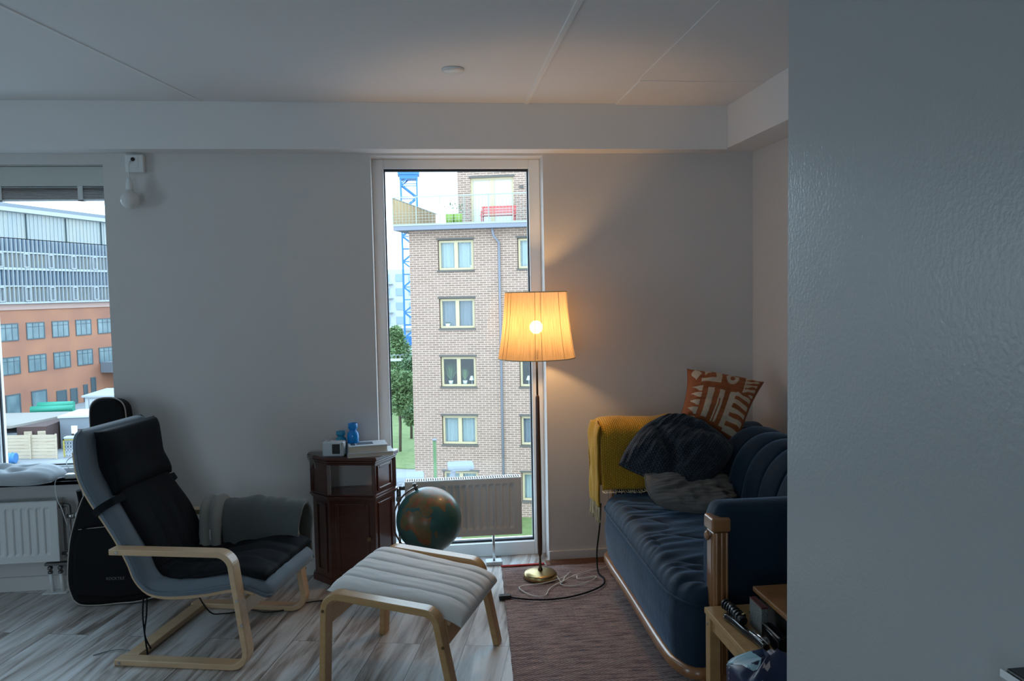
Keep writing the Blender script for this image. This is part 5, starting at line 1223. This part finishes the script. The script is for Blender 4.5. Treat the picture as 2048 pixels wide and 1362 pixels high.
t = empty('blue_barrel', gq(-25.2, 51.8), label='blue barrel lying before the timber fence', cat='barrel')
a0 = gq(-26.3, 52.6); b = MB(); b.cyl(a0 + Vector((0, 0, .35)), a0 + Vector((.9, 0, .35)), .34, n=18); b.build('barrel_body', 'crane_blue', t)
b = MB(); b.cyl(a0 + Vector((.2, 0, .35)), a0 + Vector((.26, 0, .35)), .37, n=18); b.cyl(a0 + Vector((.64, 0, .35)), a0 + Vector((.70, 0, .35)), .37, n=18); b.build('hoop', 'crane_blue', t)

# ------------------------------------------------------------------ trees
def tree(p, h, w, lab, n=3200, seed=1, mt='leaf', group=None, z0=.35, ls=.28):
    t = empty('leafy_tree', p, label=lab, cat='tree', group=group); random.seed(seed); b = MB()
    b.tube([p, p + Vector((.05, 0, h * .3)), p + Vector((-.05, .05, h * .75))], .10, 8)
    blobs = []
    for k in range(13):
        an = random.uniform(0, 2 * PI); rr_ = w * random.uniform(.0, .62); z = h * random.uniform(z0 + .08, .92); f = 1 - abs((z / h - .55) / .5) * .5
        blobs.append((p + Vector((rr_ * math.cos(an) * f, rr_ * math.sin(an) * f, z)), w * random.uniform(.32, .5) * f))
    for c, r_ in blobs[:8]: b.tube([p + Vector((0, 0, h * .35)), (p + c) / 2 + Vector((0, 0, h * .2)), c], .035, 5)
    b.build('trunk', 'bark', t); b = MB()
    for k in range(n):
        c, r_ = random.choice(blobs); v = Vector((random.gauss(0, 1), random.gauss(0, 1), random.gauss(0, 1))).normalized() * r_ * random.uniform(.55, 1.05); o = c + v
        d1 = Vector((random.gauss(0, 1), random.gauss(0, 1), random.gauss(0, .6))).normalized() * ls; d2 = d1.cross(Vector((random.gauss(0, 1), random.gauss(0, 1), random.gauss(0, 1)))).normalized() * ls * .5
        b.face([b.b.verts.new(o - d1 * .5), b.b.verts.new(o + d2 * .5), b.b.verts.new(o + d1 * .5), b.b.verts.new(o - d2 * .5)])
    b.build('foliage', mt, t)
tree(Vector((-1.75, 54.8, G)), 6.6, 1.7, 'nearest leafy green tree on the lawn left of the brick block', 7500, 2, z0=.22, ls=.22)
tree(Vector((-1.05, 59.5, G)), 6.4, 1.9, 'darker leafy tree partly hidden by the brick block edge', 6000, 5, 'leaf_dark', z0=.22, ls=.22)
tree(Vector((-2.4, 74, G)), 8.0, 2.8, 'tall tree behind the footbridge seen through the tall window', 8000, 7, 'leaf', z0=.2)
tree(Vector((-5.2, 84, G)), 11.5, 2.2, 'far dark tree at the left edge of the tall window', 2200, 9, 'leaf_dark', ls=.4)
tree(Vector((-29.6, 58.6, G)), 3.6, .8, 'young green tree by the fence at the left window edge', 1500, 11, 'leaf', z0=.25, ls=.22)

# footbridge, crane, far buildings
t = empty('footbridge', (-3, 70, -4.2), label='thin white footbridge crossing among the trees', cat='bridge')
b = MB(); b.box((-8, 69.8, -4.45), (4, 70.6, -4.3)); b.build('deck', 'pale_far', t)
b = MB(); b.box((-8, 69.8, -3.95), (4, 69.86, -3.90)); x = -8
while x < 4: b.box((x, 69.8, -4.3), (x + .05, 69.86, -3.9)); x += .35
b.build('handrail', 'panel_white', t)
t = empty('tower_crane', (-1.55, 80, -1), label='blue lattice crane mast rising beside the brick block', cat='crane')
b = MB(); w = .78; cx_, cy_ = -1.0, 80.0; z0, z1 = -3.0, 24.0; stp = 1.25
for sx in (-1, 1):
    for sy in (-1, 1): b.bar((cx_ + sx * w, cy_ + sy * w, z0), (cx_ + sx * w, cy_ + sy * w, z1), .16, .16, up=(0, 1, 0))
z = z0; fl = 1
while z < z1:
    for sy in (-1, 1):
        b.bar((cx_ - w, cy_ + sy * w, z), (cx_ + w, cy_ + sy * w, z), .08, .08); b.bar((cx_ - w * fl, cy_ + sy * w, z), (cx_ + w * fl, cy_ + sy * w, z + stp), .13, .13)
    for sx in (-1, 1): b.bar((cx_ + sx * w, cy_ - w, z), (cx_ + sx * w, cy_ + w, z + stp), .07, .07)
    z += stp; fl = -fl
b.build('lattice_mast', 'crane_blue', t)
b = MB(); b.box((cx_ - 1.05, cy_ - 1, 12.9), (cx_ + 1.05, cy_ + 1, 13.3)); b.box((cx_ - .9, cy_ - .9, 12.5), (cx_ + .9, cy_ + .9, 12.9)); b.build('collar', 'crane_blue', t)
b = MB(); b.tube([(cx_ - .5, cy_ - .9, -3.1), (cx_ - .5, cy_ - .9, -9.2)], .04, 6); b.build('hoist_cable', 'steel_dark', t)
t = empty('site_hut', (-3, 88, G), label='white hut with a blue band behind the trees', cat='hut')
b = MB(); b.box((-6, 88, G), (2, 92, -2.5)); b.build('hut_wall', 'pale_far', t); b = MB(); b.box((-6.2, 87.9, -4.3), (2.2, 88, -3.3)); b.build('blue_band', 'crane_blue', t); b = MB(); b.box((-6.2, 87.7, -2.7), (2.2, 92.3, -2.4)); b.build('hut_roof', 'panel_white', t)
t = empty('white_apartment_building', (-6, 120, G), label='distant pale apartment building faintly visible left of the brick block', cat='building')
b = MB(); b.box((-9, 120, G), (3, 135, 4.9)); b.build('facade', 'pale_far', t)
for r_ in range(4):
    for c_ in range(4):
        x = -7.6 + c_ * 1.9; z = -3.2 + r_ * 2.1; b = MB(); b.box((x, 119.9, z), (x + 1.0, 120.0, z + 1.1)); b.build('window', 'far_window', t)
for r_ in range(4):
    b = MB(); b.box((-9, 119.2, -3.6 + r_ * 2.1), (-4.2, 120, -3.5 + r_ * 2.1)); x = -9
    while x < -4.2: b.box((x, 119.2, -3.5 + r_ * 2.1), (x + .06, 119.25, -2.9 + r_ * 2.1)); x += .3
    b.build('balcony', 'panel_white', t)

# street lamps and pole outside the tall window
def street_lamp(p, foot, lab, w=.75):
    t = empty('street_lamp', (foot[0], foot[1], G), label=lab, cat='street lamp'); P_ = Vector(p)
    b = MB(); b.tube([(foot[0], foot[1], G), (foot[0], foot[1], P_.z - 1.2), (foot[0] + .1, foot[1], P_.z - .7), P_ - Vector((.12, 0, .03))], .045, 8, smooth_steps=5); b.build('pole', 'slab_grey', t)
    b = MB(); b.box((P_.x - w / 2, P_.y - .22, P_.z - .03), (P_.x + w / 2, P_.y + .22, P_.z + .05)); b.build('lamp_head', 'container_grey', t, bevel=.03)
    b = MB(); b.box((P_.x - w / 2 + .08, P_.y - .17, P_.z - .045), (P_.x + w / 2 - .08, P_.y + .17, P_.z - .03)); b.build('lens', 'panel_white', t)
street_lamp((.60, 14, -1.58), (.28, 14.1), 'flat headed street lamp just outside, right of the globe', .46)
street_lamp((-.27, 12, -1.28), (-.75, 12.2), 'flat headed street lamp outside near the cabinet edge', .46)
t = empty('metal_post', (.24, 22, G), label='thin dark green post standing outside before the brick block', cat='post')
b = MB(); b.cyl((.24, 22, G), (.24, 22, -2.58), .045, n=12); b.build('post_shaft', 'leaf_dark', t); b = MB(); b.cyl((.24, 22, -2.60), (.24, 22, -2.55), .06, n=12); b.build('post_cap', 'slab_grey', t)
